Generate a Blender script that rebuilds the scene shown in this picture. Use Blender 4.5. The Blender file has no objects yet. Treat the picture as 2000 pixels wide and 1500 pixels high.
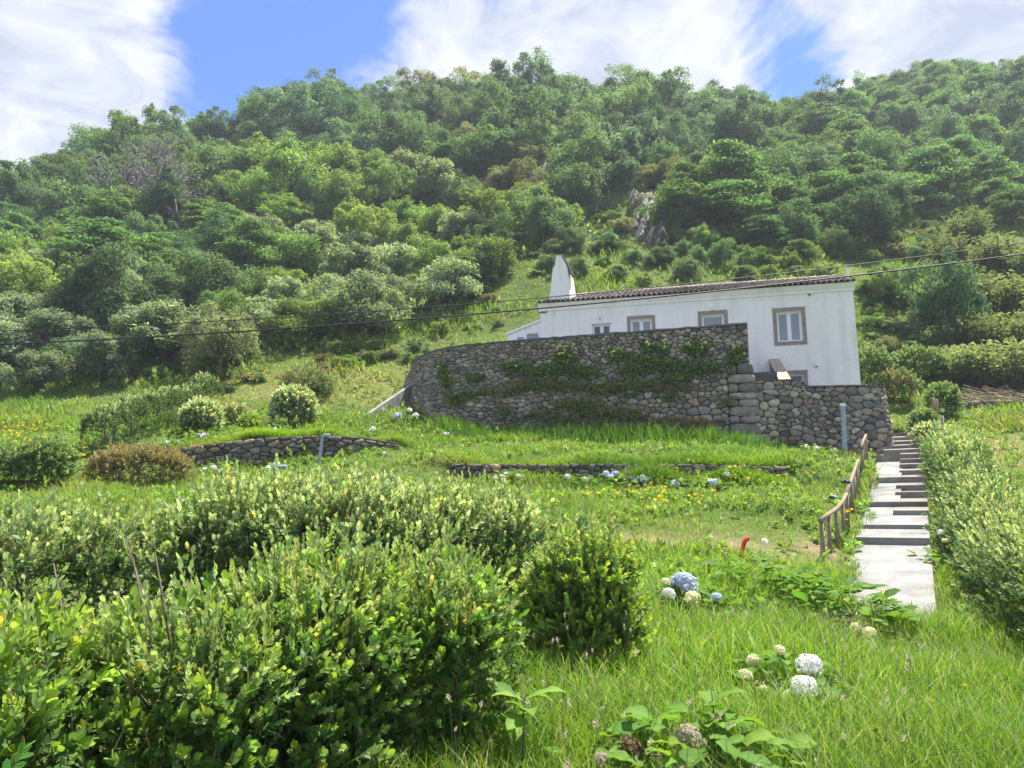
import bpy, math, random
import numpy as np
from mathutils import Matrix, Vector

rng = np.random.default_rng(11)
random.seed(5)
S = bpy.context.scene
COL = S.collection
R = math.radians

# ------------------------------------------------------------------ camera, sky, sun, exposure
F_PX, PITCH, ZC = 1444.0, R(10.0), 1.6
CP, SP = math.cos(PITCH), math.sin(PITCH)
cam = bpy.data.cameras.new('camera'); cam.sensor_width = 36.0; cam.lens = 36.0 * F_PX / 2000.0
cam.clip_start = 0.05; cam.clip_end = 2000.0
camo = bpy.data.objects.new('camera', cam); COL.objects.link(camo)
camo.location = (0, 0, ZC); camo.rotation_euler = (R(90) + PITCH, 0, 0)
S.camera = camo
SUN_EL, SUN_AZ = R(68), R(48)          # azimuth measured from +Y towards +X
SUN_DIR = Vector((math.sin(SUN_AZ) * math.cos(SUN_EL), math.cos(SUN_AZ) * math.cos(SUN_EL), math.sin(SUN_EL)))
S.view_settings.view_transform = 'Standard'; S.view_settings.look = 'None'
S.view_settings.gamma = 1.0; S.view_settings.use_curve_mapping = False
S.view_settings.exposure = 1.78
sl = bpy.data.lights.new('sun', 'SUN'); sl.energy = 3.6; sl.angle = R(0.6); sl.color = (1.0, 0.955, 0.87)
so = bpy.data.objects.new('sun', sl); COL.objects.link(so)
so.rotation_euler = SUN_DIR.to_track_quat('Z', 'Y').to_euler(); so.location = (30, 40, 120)

def ray(px, py):
    a = (px - 1000.0) / F_PX; b = (750.0 - py) / F_PX
    return np.array((a, CP - b * SP, SP + b * CP))
def P(px, py, Y):
    d = ray(px, py); t = Y / d[1]
    return np.array((d[0] * t, Y, ZC + d[2] * t))
def proj(X, Y, Z):
    Z = np.asarray(Z) - ZC
    dep = np.asarray(Y) * CP + Z * SP
    return 1000 + F_PX * np.asarray(X) / dep, 750 - F_PX * (-np.asarray(Y) * SP + Z * CP) / dep

def node(nt, t, **kw):
    n = nt.nodes.new(t)
    for k, v in kw.items(): setattr(n, k, v)
    return n
def link(nt, a, b): nt.links.new(a, b)
def math_n(nt, op, a, b=None, clamp=False):
    n = node(nt, 'ShaderNodeMath', operation=op); n.use_clamp = clamp
    for i, v in enumerate((a, b)):
        if v is None: continue
        if isinstance(v, (int, float)): n.inputs[i].default_value = v
        else: link(nt, v, n.inputs[i])
    return n.outputs[0]

def build_world():
    w = bpy.data.worlds.new('World'); S.world = w; w.use_nodes = True
    nt = w.node_tree; nt.nodes.clear()
    out = node(nt, 'ShaderNodeOutputWorld'); bg = node(nt, 'ShaderNodeBackground')
    bg.inputs['Strength'].default_value = 0.15
    sky = node(nt, 'ShaderNodeTexSky', sky_type='NISHITA'); sky.sun_disc = False
    sky.sun_elevation = SUN_EL; sky.sun_rotation = SUN_AZ; sky.air_density = 1.0; sky.dust_density = 0.3; sky.ozone_density = 2.5
    tc = node(nt, 'ShaderNodeTexCoord')
    nv = node(nt, 'ShaderNodeVectorMath', operation='NORMALIZE'); link(nt, tc.outputs['Generated'], nv.inputs[0])
    d = nv.outputs[0]
    sep = node(nt, 'ShaderNodeSeparateXYZ'); link(nt, d, sep.inputs[0])
    zz = math_n(nt, 'MAXIMUM', math_n(nt, 'ADD', sep.outputs[2], 0.12), 0.06)
    px = math_n(nt, 'DIVIDE', sep.outputs[0], zz); py = math_n(nt, 'DIVIDE', sep.outputs[1], zz)
    cmb = node(nt, 'ShaderNodeCombineXYZ'); link(nt, px, cmb.inputs[0]); link(nt, py, cmb.inputs[1])
    def noise(scale, detail, rough, dist, off):
        mp = node(nt, 'ShaderNodeMapping'); mp.inputs['Location'].default_value = off
        link(nt, cmb.outputs[0], mp.inputs[0])
        n = node(nt, 'ShaderNodeTexNoise'); n.inputs['Scale'].default_value = scale; n.inputs['Detail'].default_value = detail
        n.inputs['Roughness'].default_value = rough; n.inputs['Distortion'].default_value = dist
        link(nt, mp.outputs[0], n.inputs['Vector']); return n.outputs[0]
    n1 = noise(2.1, 12, 0.64, 0.9, (3.1, 1.7, 0)); n2 = noise(4.5, 10, 0.66, 0.8, (0.4, 5.2, 2))
    acc = math_n(nt, 'ADD', math_n(nt, 'MULTIPLY', n1, 0.95), math_n(nt, 'MULTIPLY', n2, 0.25))
    # cloud banks (positive) and clear gaps (negative) as broad directions of the sky
    for (qx, qy, wid, amp) in ((90, 130, 0.20, 0.20), (-250, 0, 0.35, 0.2), (1860, 30, 0.17, 0.22), (2250, 0, 0.35, 0.2), (1180, 30, 0.14, 0.13), (850, 100, 0.07, 0.14),
                               (1010, 60, 0.08, 0.12), (1400, 20, 0.08, 0.10), (520, 70, 0.15, -0.38), (1565, 110, 0.075, -0.40), (700, 20, 0.07, -0.16), (420, 200, 0.06, -0.12), (1000, 10, 0.05, -0.10)):
        dr = ray(qx, qy); dr /= np.linalg.norm(dr)
        sb = node(nt, 'ShaderNodeVectorMath', operation='DISTANCE'); link(nt, d, sb.inputs[0]); sb.inputs[1].default_value = tuple(dr)
        g = math_n(nt, 'EXPONENT', math_n(nt, 'MULTIPLY', math_n(nt, 'POWER', math_n(nt, 'DIVIDE', sb.outputs['Value'], wid), 2.0), -1.0))
        acc = math_n(nt, 'ADD', acc, math_n(nt, 'MULTIPLY', g, amp))
    mr = node(nt, 'ShaderNodeMapRange'); mr.interpolation_type = 'SMOOTHSTEP'
    mr.inputs['From Min'].default_value = 0.45; mr.inputs['From Max'].default_value = 0.66  # cloud cover raised all round so unseen sky behind camera lights the facade
    link(nt, acc, mr.inputs['Value'])
    # cloud body: brighter where thick, grey-violet veils between
    cr = node(nt, 'ShaderNodeMapRange'); cr.inputs['From Min'].default_value = 0.36; cr.inputs['From Max'].default_value = 0.64
    link(nt, n2, cr.inputs['Value'])
    cc = node(nt, 'ShaderNodeMix', data_type='RGBA'); link(nt, cr.outputs[0], cc.inputs['Factor'])
    cc.inputs['A'].default_value = (1.12, 1.22, 1.52, 1); cc.inputs['B'].default_value = (2.02, 2.04, 2.12, 1)
    tint = node(nt, 'ShaderNodeMix', data_type='RGBA', blend_type='MULTIPLY'); tint.inputs['Factor'].default_value = 1.0
    link(nt, sky.outputs[0], tint.inputs['A']); tint.inputs['B'].default_value = (0.165, 0.265, 0.50, 1)
    mx = node(nt, 'ShaderNodeMix', data_type='RGBA')
    link(nt, math_n(nt, 'MULTIPLY', mr.outputs[0], 0.95), mx.inputs['Factor']); link(nt, tint.outputs['Result'], mx.inputs['A']); link(nt, cc.outputs['Result'], mx.inputs['B'])
    link(nt, mx.outputs['Result'], bg.inputs['Color']); link(nt, bg.outputs[0], out.inputs[0])
build_world()
cy = S.cycles
cy.max_bounces = 6; cy.diffuse_bounces = 3; cy.glossy_bounces = 2; cy.transmission_bounces = 4; cy.transparent_max_bounces = 4; cy.volume_bounces = 0
cy.caustics_reflective = False; cy.caustics_refractive = False
cy.use_denoising = True; cy.denoiser = 'OPENIMAGEDENOISE'; cy.denoising_input_passes = 'RGB_ALBEDO_NORMAL'; cy.denoising_prefilter = 'ACCURATE'

# ------------------------------------------------------------------ mesh helpers
class MB:
    def __init__(s): s.V = []; s.F = []; s.C = []; s.n = 0
    def add(s, V, F, c=(1, 1, 1)):
        V = np.asarray(V, float).reshape(-1, 3); c = np.asarray(c, float)
        if c.ndim == 1: c = np.tile(c, (len(V), 1))
        fs = F if isinstance(F, list) and len(F) and isinstance(F[0], np.ndarray) else None
        if fs is None:
            if isinstance(F, np.ndarray): fs = [F]
            else:
                by = {}
                for f in F: by.setdefault(len(f), []).append(f)
                fs = [np.array(v, int) for v in by.values()]
        for f in fs: s.F.append(f + s.n)
        s.V.append(V); s.C.append(c); s.n += len(V)
    def build(s, name, mat, parent=None, smooth=False):
        V = np.concatenate(s.V); C = np.concatenate(s.C)
        me = bpy.data.meshes.new(name)
        me.vertices.add(len(V)); me.vertices.foreach_set('co', V.astype(np.float32).ravel())
        nl = sum(f.size for f in s.F); npol = sum(len(f) for f in s.F)
        me.loops.add(nl); me.loops.foreach_set('vertex_index', np.concatenate([f.ravel() for f in s.F]).astype(np.int32))
        st = []; o = 0
        for f in s.F:
            st.append(o + np.arange(len(f)) * f.shape[1]); o += f.size
        me.polygons.add(npol); me.polygons.foreach_set('loop_start', np.concatenate(st).astype(np.int32))
        me.polygons.foreach_set('use_smooth', np.full(npol, bool(smooth)))
        me.update(calc_edges=True)
        a = me.attributes.new('col', 'FLOAT_COLOR', 'POINT')
        a.data.foreach_set('color', np.hstack([C, np.ones((len(C), 1))]).astype(np.float32).ravel())
        me.materials.append(mat)
        return obj(name, me, parent)
def obj(name, me, parent=None):
    o = bpy.data.objects.new(name, me); COL.objects.link(o)
    if parent is not None:
        o.parent = parent
        if '_wl' in parent: o.matrix_parent_inverse = Matrix.Translation(-Vector(parent['_wl']))
    return o
def tag(o, label, cat, group=None, kind=None):
    if label: o['label'] = label
    if cat: o['category'] = cat
    if group: o['group'] = group
    if kind: o['kind'] = kind
    return o
def thing(name, loc, label, cat, group=None, local=False, rz=0.0):
    o = bpy.data.objects.new(name, None); COL.objects.link(o); o.empty_display_size = 0.2
    o.location = tuple(float(v) for v in loc); o.rotation_euler = (0, 0, rz)
    if not local: o['_wl'] = [float(v) for v in loc]     # parts given in world coordinates
    return tag(o, label, cat, group)

def box(x0, x1, y0, y1, z0, z1):
    V = np.array([(x, y, z) for z in (z0, z1) for y in (y0, y1) for x in (x0, x1)], float)
    F = np.array([(0, 2, 3, 1), (4, 5, 7, 6), (0, 1, 5, 4), (2, 6, 7, 3), (0, 4, 6, 2), (1, 3, 7, 5)])
    return V, F
def tube(pts, rad, n=6, cap=True):
    pts = np.asarray(pts, float); k = len(pts); rad = np.broadcast_to(np.asarray(rad, float), (k,))
    t = np.gradient(pts, axis=0); t /= np.linalg.norm(t, axis=1)[:, None] + 1e-9
    ref = np.array((0, 0, 1.0)) if abs(t[:, 2]).mean() < 0.8 else np.array((1.0, 0, 0))
    a = np.cross(t, ref); a /= np.linalg.norm(a, axis=1)[:, None] + 1e-9; b = np.cross(t, a)
    th = np.linspace(0, 2 * math.pi, n, endpoint=False)
    V = (pts[:, None, :] + rad[:, None, None] * (np.cos(th)[None, :, None] * a[:, None, :] + np.sin(th)[None, :, None] * b[:, None, :])).reshape(-1, 3)
    i = np.arange(k - 1)[:, None] * n; j = np.arange(n)[None, :]; j2 = (j + 1) % n
    Q = np.stack([i + j, i + j2, i + n + j2, i + n + j], -1).reshape(-1, 4)
    fs = [Q]
    if cap:
        fs.append(np.array([list(range(n))[::-1]])); fs.append(np.array([[(k - 1) * n + q for q in range(n)]]))
    return V, fs
def prism(profile, u0, u1, axis):
    """profile: list of (a,b); extruded along axis 0(x),1(y)"""
    pr = np.asarray(profile, float); n = len(pr)
    V = []
    for u in (u0, u1):
        for a, b in pr: V.append((u, a, b) if axis == 0 else (a, u, b))
    F = [[i, (i + 1) % n, n + (i + 1) % n, n + i] for i in range(n)] + [list(range(n))[::-1], list(range(n, 2 * n))]
    return np.array(V), F

def frames(axis, roll):
    z = axis / (np.linalg.norm(axis, axis=1)[:, None] + 1e-9)
    ref = np.where(np.abs(z[:, 2:3]) < 0.9, np.array((0, 0, 1.0)), np.array((1.0, 0, 0)))
    x = np.cross(ref, z); x /= np.linalg.norm(x, axis=1)[:, None] + 1e-9; y = np.cross(z, x)
    c, s = np.cos(roll)[:, None], np.sin(roll)[:, None]
    return c * x + s * y, -s * x + c * y, z
def scatter(mb, proto, pos, axis, scale, roll=None, tint=None):
    pv, pf, pc = proto; m = len(pos); n = len(pv)
    if m == 0: return
    if roll is None: roll = rng.uniform(0, 6.283, m)
    x, y, z = frames(axis, roll)
    sc = np.broadcast_to(np.asarray(scale, float), (m,))[:, None, None]
    V = pos[:, None, :] + sc * (pv[None, :, 0:1] * x[:, None, :] + pv[None, :, 1:2] * y[:, None, :] + pv[None, :, 2:3] * z[:, None, :])
    if tint is None: tint = np.ones((m, 3))
    C = pc[None] * tint[:, None, :]
    off = (np.arange(m) * n)[:, None, None]
    mb.add(V.reshape(-1, 3), [(f[None] + off).reshape(-1, f.shape[1]) for f in pf], np.clip(C, 0, 1).reshape(-1, 3))
def unit(n):
    v = rng.normal(size=(n, 3)); return v / np.linalg.norm(v, axis=1)[:, None]
def norm(v): return v / (np.linalg.norm(v, axis=-1, keepdims=True) + 1e-9)

# ------------------------------------------------------------------ materials
def new_mat(name):
    m = bpy.data.materials.new(name); m.use_nodes = True
    nt = m.node_tree; b = nt.nodes['Principled BSDF']; return m, nt, b
def attr_col(nt):
    a = node(nt, 'ShaderNodeAttribute', attribute_name='col'); return a.outputs['Color']
def mul_col(nt, a, b, f=1.0):
    m = node(nt, 'ShaderNodeMix', data_type='RGBA', blend_type='MULTIPLY'); m.inputs['Factor'].default_value = f
    for s, v in (('A', a), ('B', b)):
        if isinstance(v, tuple): m.inputs[s].default_value = v if len(v) == 4 else (*v, 1)
        else: link(nt, v, m.inputs[s])
    return m.outputs['Result']
def noise_ramp(nt, scale, c0, c1, p0=0.35, p1=0.65, detail=5, coord='Object', rough=0.6):
    tc = node(nt, 'ShaderNodeTexCoord'); n = node(nt, 'ShaderNodeTexNoise'); n.inputs['Scale'].default_value = scale
    n.inputs['Detail'].default_value = detail; n.inputs['Roughness'].default_value = rough
    link(nt, tc.outputs[coord], n.inputs['Vector'])
    r = node(nt, 'ShaderNodeValToRGB'); r.color_ramp.elements[0].position = p0; r.color_ramp.elements[1].position = p1
    r.color_ramp.elements[0].color = (*c0, 1); r.color_ramp.elements[1].color = (*c1, 1)
    link(nt, n.outputs[0], r.inputs[0]); return r.outputs[0], n.outputs[0]
def bump(nt, b, h, strength, dist=0.02):
    bp = node(nt, 'ShaderNodeBump'); bp.inputs['Strength'].default_value = strength; bp.inputs['Distance'].default_value = dist
    link(nt, h, bp.inputs['Height']); link(nt, bp.outputs[0], b.inputs['Normal'])

def leaf_mat(name, trans=0.35, rough=0.45, spec=0.35, vary=0.25, tcol=(1.25, 1.25, 0.55), gain=1.0):
    m, nt, b = new_mat(name)
    c = attr_col(nt)
    oi = node(nt, 'ShaderNodeObjectInfo')
    mr = node(nt, 'ShaderNodeMapRange'); mr.inputs['To Min'].default_value = gain * (1 - vary); mr.inputs['To Max'].default_value = gain * (1 + vary)
    link(nt, oi.outputs['Random'], mr.inputs['Value'])
    hs = node(nt, 'ShaderNodeHueSaturation'); link(nt, c, hs.inputs['Color']); link(nt, mr.outputs[0], hs.inputs['Value'])
    mr2 = node(nt, 'ShaderNodeMapRange'); mr2.inputs['To Min'].default_value = 0.5 - vary * 0.06; mr2.inputs['To Max'].default_value = 0.5 + vary * 0.06
    link(nt, math_n(nt, 'FRACT', math_n(nt, 'MULTIPLY', oi.outputs['Random'], 17.3)), mr2.inputs['Value']); link(nt, mr2.outputs[0], hs.inputs['Hue'])
    if name == 'tree leaf':
        cool = mul_col(nt, hs.outputs[0], (0.92, 0.97, 1.22))
    else: cool = hs.outputs[0]
    link(nt, cool, b.inputs['Base Color']); b.inputs['Roughness'].default_value = rough; b.inputs['Specular IOR Level'].default_value = spec
    tr = node(nt, 'ShaderNodeBsdfTranslucent'); link(nt, mul_col(nt, hs.outputs[0], tcol), tr.inputs['Color'])
    mx = node(nt, 'ShaderNodeMixShader'); mx.inputs[0].default_value = trans
    link(nt, b.outputs[0], mx.inputs[1]); link(nt, tr.outputs[0], mx.inputs[2])
    link(nt, mx.outputs[0], nt.nodes['Material Output'].inputs[0])
    return m
def plain(name, c, rough=0.6, spec=0.4, nz=None, bmp=None, attr=False, metal=0.0):
    m, nt, b = new_mat(name)
    src = (*c, 1)
    b.inputs['Roughness'].default_value = rough; b.inputs['Specular IOR Level'].default_value = spec; b.inputs['Metallic'].default_value = metal
    cur = attr_col(nt) if attr else None
    if nz:
        sc, lo, hi = nz; r, h = noise_ramp(nt, sc, (lo,) * 3, (hi,) * 3)
        cur = mul_col(nt, cur if cur is not None else src, r)
        if bmp: bump(nt, b, h, bmp[0], bmp[1])
    if cur is None: b.inputs['Base Color'].default_value = src
    else: link(nt, cur, b.inputs['Base Color'])
    return m

M = {}
M['leaf'] = leaf_mat('hedge leaf', 0.42, 0.48, 0.28, 0.05, gain=1.9)
M['sprig'] = leaf_mat('hedge sprig leaf', 0.42, 0.48, 0.28, 0.12, gain=1.9)
M['tree'] = leaf_mat('tree leaf', 0.48, 0.6, 0.12, 0.28, gain=1.85)
M['grass'] = leaf_mat('grass blade', 0.45, 0.5, 0.22, 0.0, gain=1.5)
M['petal'] = leaf_mat('petal', 0.45, 0.6, 0.2, 0.05, (1, 1, 1))
M['bark'] = plain('bark', (0.16, 0.13, 0.1), 0.9, 0.2, (14, 0.6, 1.2), (0.5, 0.02))
M['grey_bark'] = plain('grey bark', (0.21, 0.20, 0.185), 0.9, 0.2, (9, 0.7, 1.15))
M['white_paint'] = plain('white frame paint', (0.82, 0.83, 0.84), 0.4)
M['trim'] = plain('basalt trim', (0.30, 0.25, 0.205), 0.85, 0.2, (9, 0.75, 1.15), (0.3, 0.01))
M['cap'] = plain('dark coping', (0.11, 0.11, 0.115), 0.9, 0.2, (6, 0.7, 1.3), (0.5, 0.02))
M['tan'] = plain('tan coping', (0.42, 0.33, 0.25), 0.85, 0.2, (5, 0.85, 1.1), (0.2, 0.01))
M['pvc'] = plain('grey blue pipe', (0.30, 0.38, 0.43), 0.45, 0.4, (6, 0.85, 1.08))
M['cable'] = plain('cable rubber', (0.02, 0.02, 0.022), 0.6)
M['red'] = plain('red plastic', (0.75, 0.05, 0.03), 0.45)
M['black'] = plain('black plastic', (0.03, 0.032, 0.035), 0.5)
M['blue_rag'] = plain('blue grey rag', (0.25, 0.3, 0.36), 0.8)
M['yellow'] = plain('sign yellow', (0.75, 0.68, 0.08), 0.5)
M['tile'] = plain('clay tile', (1, 1, 1), 0.85, 0.2, (11, 0.6, 1.25), (0.3, 0.01), attr=True)
M['straw'] = leaf_mat('dry straw', 0.2, 0.7, 0.2, 0.05, (1.1, 1.0, 0.8))

def stone_mat():
    m, nt, b = new_mat('basalt stone')
    r, h = noise_ramp(nt, 7, (0.55, 0.55, 0.56), (1.35, 1.33, 1.28), 0.3, 0.7, 7)
    c = mul_col(nt, attr_col(nt), r)
    l, h2 = noise_ramp(nt, 16, (0, 0, 0), (1, 1, 1), 0.60, 0.68, 6)
    mx = node(nt, 'ShaderNodeMix', data_type='RGBA'); link(nt, math_n(nt, 'MULTIPLY', l, 0.45), mx.inputs['Factor']); link(nt, c, mx.inputs['A'])
    mx.inputs['B'].default_value = (0.30, 0.31, 0.28, 1)          # lichen
    link(nt, mx.outputs['Result'], b.inputs['Base Color']); b.inputs['Roughness'].default_value = 0.9; b.inputs['Specular IOR Level'].default_value = 0.2
    bump(nt, b, h, 0.6, 0.03); return m
M['stone'] = stone_mat()
M['core'] = plain('wall earth', (0.055, 0.05, 0.042), 0.95, 0.1, (9, 0.5, 1.4))
def plaster_mat():
    m, nt, b = new_mat('white plaster')
    r, h = noise_ramp(nt, 0.8, (0.82, 0.81, 0.79), (0.90, 0.89, 0.865), 0.3, 0.7, 6)
    r2, h2 = noise_ramp(nt, 9, (0.93,) * 3, (1.02,) * 3, 0.3, 0.6, 8)
    tc = node(nt, 'ShaderNodeTexCoord'); mp = node(nt, 'ShaderNodeMapping'); mp.inputs['Scale'].default_value = (2.2, 2.2, 0.22)
    link(nt, tc.outputs['Object'], mp.inputs[0]); n = node(nt, 'ShaderNodeTexNoise'); n.inputs['Scale'].default_value = 1.5; n.inputs['Detail'].default_value = 8
    link(nt, mp.outputs[0], n.inputs['Vector'])
    rr = node(nt, 'ShaderNodeValToRGB'); rr.color_ramp.elements[0].position = 0.34; rr.color_ramp.elements[1].position = 0.52
    rr.color_ramp.elements[0].color = (0.90, 0.90, 0.88, 1); rr.color_ramp.elements[1].color = (1, 1, 1, 1); link(nt, n.outputs[0], rr.inputs[0])
    link(nt, mul_col(nt, mul_col(nt, r, r2), rr.outputs[0]), b.inputs['Base Color']); b.inputs['Roughness'].default_value = 0.85
    b.inputs['Specular IOR Level'].default_value = 0.2; bump(nt, b, h2, 0.25, 0.02); return m
M['plaster'] = plaster_mat()
def conc_mat(name, c, dirt):
    m, nt, b = new_mat(name)
    r, h = noise_ramp(nt, 1.6, (dirt,) * 3, (1.05,) * 3, 0.3, 0.62, 8)
    r2, h2 = noise_ramp(nt, 25, (0.85,) * 3, (1.05,) * 3, 0.3, 0.6, 6)
    link(nt, mul_col(nt, mul_col(nt, (*c, 1), r), r2), b.inputs['Base Color']); b.inputs['Roughness'].default_value = 0.85; b.inputs['Specular IOR Level'].default_value = 0.25
    bump(nt, b, h2, 0.3, 0.01); return m
M['concrete'] = conc_mat('pale concrete', (0.27, 0.265, 0.255), 0.6)
M['old_concrete'] = conc_mat('old dark concrete', (0.25, 0.23, 0.205), 0.6)
def glass_mat(name, c):
    m, nt, b = new_mat(name); b.inputs['Base Color'].default_value = (*c, 1); b.inputs['Roughness'].default_value = 0.04; b.inputs['Specular IOR Level'].default_value = 0.9
    return m
M['glass'] = glass_mat('window glass with pale blind', (0.22, 0.25, 0.30)); M['dark_glass'] = glass_mat('dark window glass', (0.025, 0.03, 0.035))
def wood_mat():
    m, nt, b = new_mat('weathered wood')
    r, h = noise_ramp(nt, 18, (0.6,) * 3, (1.2,) * 3, 0.3, 0.7, 6)
    link(nt, mul_col(nt, (0.27, 0.21, 0.145, 1), r), b.inputs['Base Color']); b.inputs['Roughness'].default_value = 0.9; bump(nt, b, h, 0.5, 0.01); return m
M['wood'] = wood_mat()
def ground_mat():
    m, nt, b = new_mat('meadow ground')
    r, h = noise_ramp(nt, 0.35, (0.06, 0.10, 0.022), (0.12, 0.15, 0.035), 0.35, 0.65, 8)
    r2, h2 = noise_ramp(nt, 3.0, (0.7,) * 3, (1.2,) * 3, 0.3, 0.7, 8)
    g = mul_col(nt, r, r2)
    a = node(nt, 'ShaderNodeAttribute', attribute_name='col')      # red channel: bare soil, green: dry grass
    sp = node(nt, 'ShaderNodeSeparateColor'); link(nt, a.outputs['Color'], sp.inputs[0])
    n3, h3 = noise_ramp(nt, 6, (0,) * 3, (1,) * 3, 0.35, 0.6, 6)
    m1 = node(nt, 'ShaderNodeMix', data_type='RGBA'); link(nt, math_n(nt, 'MULTIPLY', sp.outputs[1], math_n(nt, 'ADD', math_n(nt, 'MULTIPLY', n3, 0.7), 0.3), True), m1.inputs['Factor']); link(nt, g, m1.inputs['A']); m1.inputs['B'].default_value = (0.24, 0.21, 0.08, 1)
    m2 = node(nt, 'ShaderNodeMix', data_type='RGBA'); link(nt, math_n(nt, 'MULTIPLY', sp.outputs[0], math_n(nt, 'ADD', math_n(nt, 'MULTIPLY', n3, 0.8), 0.4), True), m2.inputs['Factor']); link(nt, m1.outputs['Result'], m2.inputs['A']); m2.inputs['B'].default_value = (0.24, 0.17, 0.105, 1)
    link(nt, m2.outputs['Result'], b.inputs['Base Color']); b.inputs['Roughness'].default_value = 0.95; b.inputs['Specular IOR Level'].default_value = 0.1
    bump(nt, b, h2, 0.6, 0.1); return m
M['ground'] = ground_mat()
def rock_mat():
    m, nt, b = new_mat('grey cliff rock')
    tc = node(nt, 'ShaderNodeTexCoord'); mp = node(nt, 'ShaderNodeMapping'); mp.inputs['Scale'].default_value = (1, 1, 0.3)
    link(nt, tc.outputs['Object'], mp.inputs[0]); n = node(nt, 'ShaderNodeTexNoise'); n.inputs['Scale'].default_value = 0.9; n.inputs['Detail'].default_value = 9
    link(nt, mp.outputs[0], n.inputs['Vector']); r = node(nt, 'ShaderNodeValToRGB'); r.color_ramp.elements[0].position = 0.35; r.color_ramp.elements[1].position = 0.65
    r.color_ramp.elements[0].color = (0.08, 0.07, 0.055, 1); r.color_ramp.elements[1].color = (0.34, 0.31, 0.28, 1); link(nt, n.outputs[0], r.inputs[0])
    link(nt, r.outputs[0], b.inputs['Base Color']); b.inputs['Roughness'].default_value = 0.9; bump(nt, b, n.outputs[0], 1.0, 0.4); return m
M['rock'] = rock_mat()

# ------------------------------------------------------------------ terrain
CTRL = [(0, 0, 0), (-4, 0, 0), (4, 0, 0.05), (0, -6, -0.3), (-10, -6, -0.3), (10, -6, -0.3), (-9, 0, 0), (9, 0, 0.3), (14, 3, 0.6), (-14, 3, 0.3),
        (0, 3.5, 0.08), (-3, 4, 0.1), (-0.5, 6.2, 0.36), (-4.5, 7.2, 0.55), (-1.5, 8.4, 0.72), (2, 3.2, 0.06), (5, 4.5, 0.1), (7.5, 7, 0.45), (-9, 8, 0.7),
        (-60, -6, -3), (60, -6, 2), (-60, 20, 2), (-30, 15, 1.8), (60, 25, 12), (28, 15, 3.0)]
CTRL += [tuple(P(*q)) for q in (
    (1570, 1378, 5.6), (1250, 1400, 5.2), (1340, 1210, 8.0), (1720, 1262, 8.0), (1780, 1196, 10), (1500, 1170, 9), (1450, 1098, 11.5), (1250, 1090, 11), (1600, 1100, 12.2), (1680, 1075, 13.4), (1820, 1085, 13.4),
    (1000, 985, 15.3), (1300, 990, 15.2), (1540, 990, 15.4), (1690, 992, 16.4), (1800, 992, 16.6),
    (900, 940, 19.6), (1150, 938, 19.4), (1350, 937, 19.1), (1540, 935, 18.8), (1675, 943, 19.1), (1690, 905, 21.3),
    (890, 902, 20.2), (1150, 899, 19.95), (1350, 898, 19.65), (1540, 900, 19.35),
    (1490, 870, 24.2), (1300, 866, 25.0), (1100, 858, 25.9), (960, 848, 26.7), (850, 834, 27.6), (1620, 880, 23.8), (1725, 888, 23.4),
    (700, 900, 20.5), (700, 870, 23.5), (790, 870, 23.2),
    (350, 917, 21.2), (500, 911, 21.4), (640, 893, 21.9), (780, 882, 22.6), (350, 878, 21.75), (500, 858, 21.95), (640, 853, 22.4), (780, 863, 23.1),
    (392, 850, 24.2), (570, 830, 26), (480, 850, 24.5), (715, 812, 27.3), (800, 772, 31), (650, 770, 30), (165, 892, 20), (290, 845, 24.5), (418, 800, 29), (50, 835, 26), (85, 945, 16.5), (265, 945, 17.5), (-100, 930, 17), (500, 950, 17),
    (-300, 790, 31), (0, 792, 31), (250, 770, 32), (450, 728, 33), (650, 705, 34), (790, 690, 35.5), (830, 662, 38), (950, 620, 39.5), (1040, 545, 43),
    (1250, 510, 45), (1500, 525, 45), (1690, 570, 40), (1750, 735, 33.5), (1745, 815, 28.5), (1775, 858, 25.2), (1850, 850, 24.5), (1930, 838, 26), (2000, 830, 26), (1990, 940, 17.5), (1880, 940, 18), (1900, 788, 29), (2000, 785, 29.3), (1900, 720, 33), (1950, 500, 46), (1830, 560, 42), (2200, 780, 30), (2300, 500, 48),
    (-200, 600, 46), (0, 600, 46), (300, 590, 47), (600, 560, 50), (800, 500, 54), (100, 470, 64), (400, 420, 68), (700, 380, 70), (1060, 390, 62), (1060, 330, 66), (1250, 470, 52), (1250, 385, 57), (1300, 330, 72), (1500, 400, 62), (1700, 430, 58), (1700, 330, 80), (1900, 330, 80), (1950, 430, 56),
    (0, 410, 80), (150, 362, 88), (350, 292, 98), (620, 212, 104), (880, 218, 108), (1090, 204, 110), (1240, 220, 110), (1450, 240, 108), (1540, 238, 122), (1700, 212, 130), (1870, 180, 126), (2000, 155, 118), (2300, 50, 110), (-300, 480, 75), (700, 280, 86), (1100, 240, 86), (1400, 280, 84))]
CTRL += [(-150, 60, 8), (-150, 150, 20), (-60, 160, 30), (0, 170, 45), (60, 190, 55), (150, 160, 70), (150, 60, 40), (0, 300, 10), (-200, 300, 0), (200, 300, 20)]
CTRL = np.array(CTRL, float)
def _phi(r): return np.sqrt(r * r + 0.04)
_A = _phi(np.linalg.norm(CTRL[:, None, :2] - CTRL[None, :, :2], axis=2)); _n = len(CTRL)
_Q = np.hstack([np.ones((_n, 1)), CTRL[:, :2] / 50])
_K = np.block([[_A - 0.02 * np.eye(_n), _Q], [_Q.T, np.zeros((3, 3))]])
_W = np.linalg.solve(_K, np.concatenate([CTRL[:, 2], np.zeros(3)]))
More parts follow.
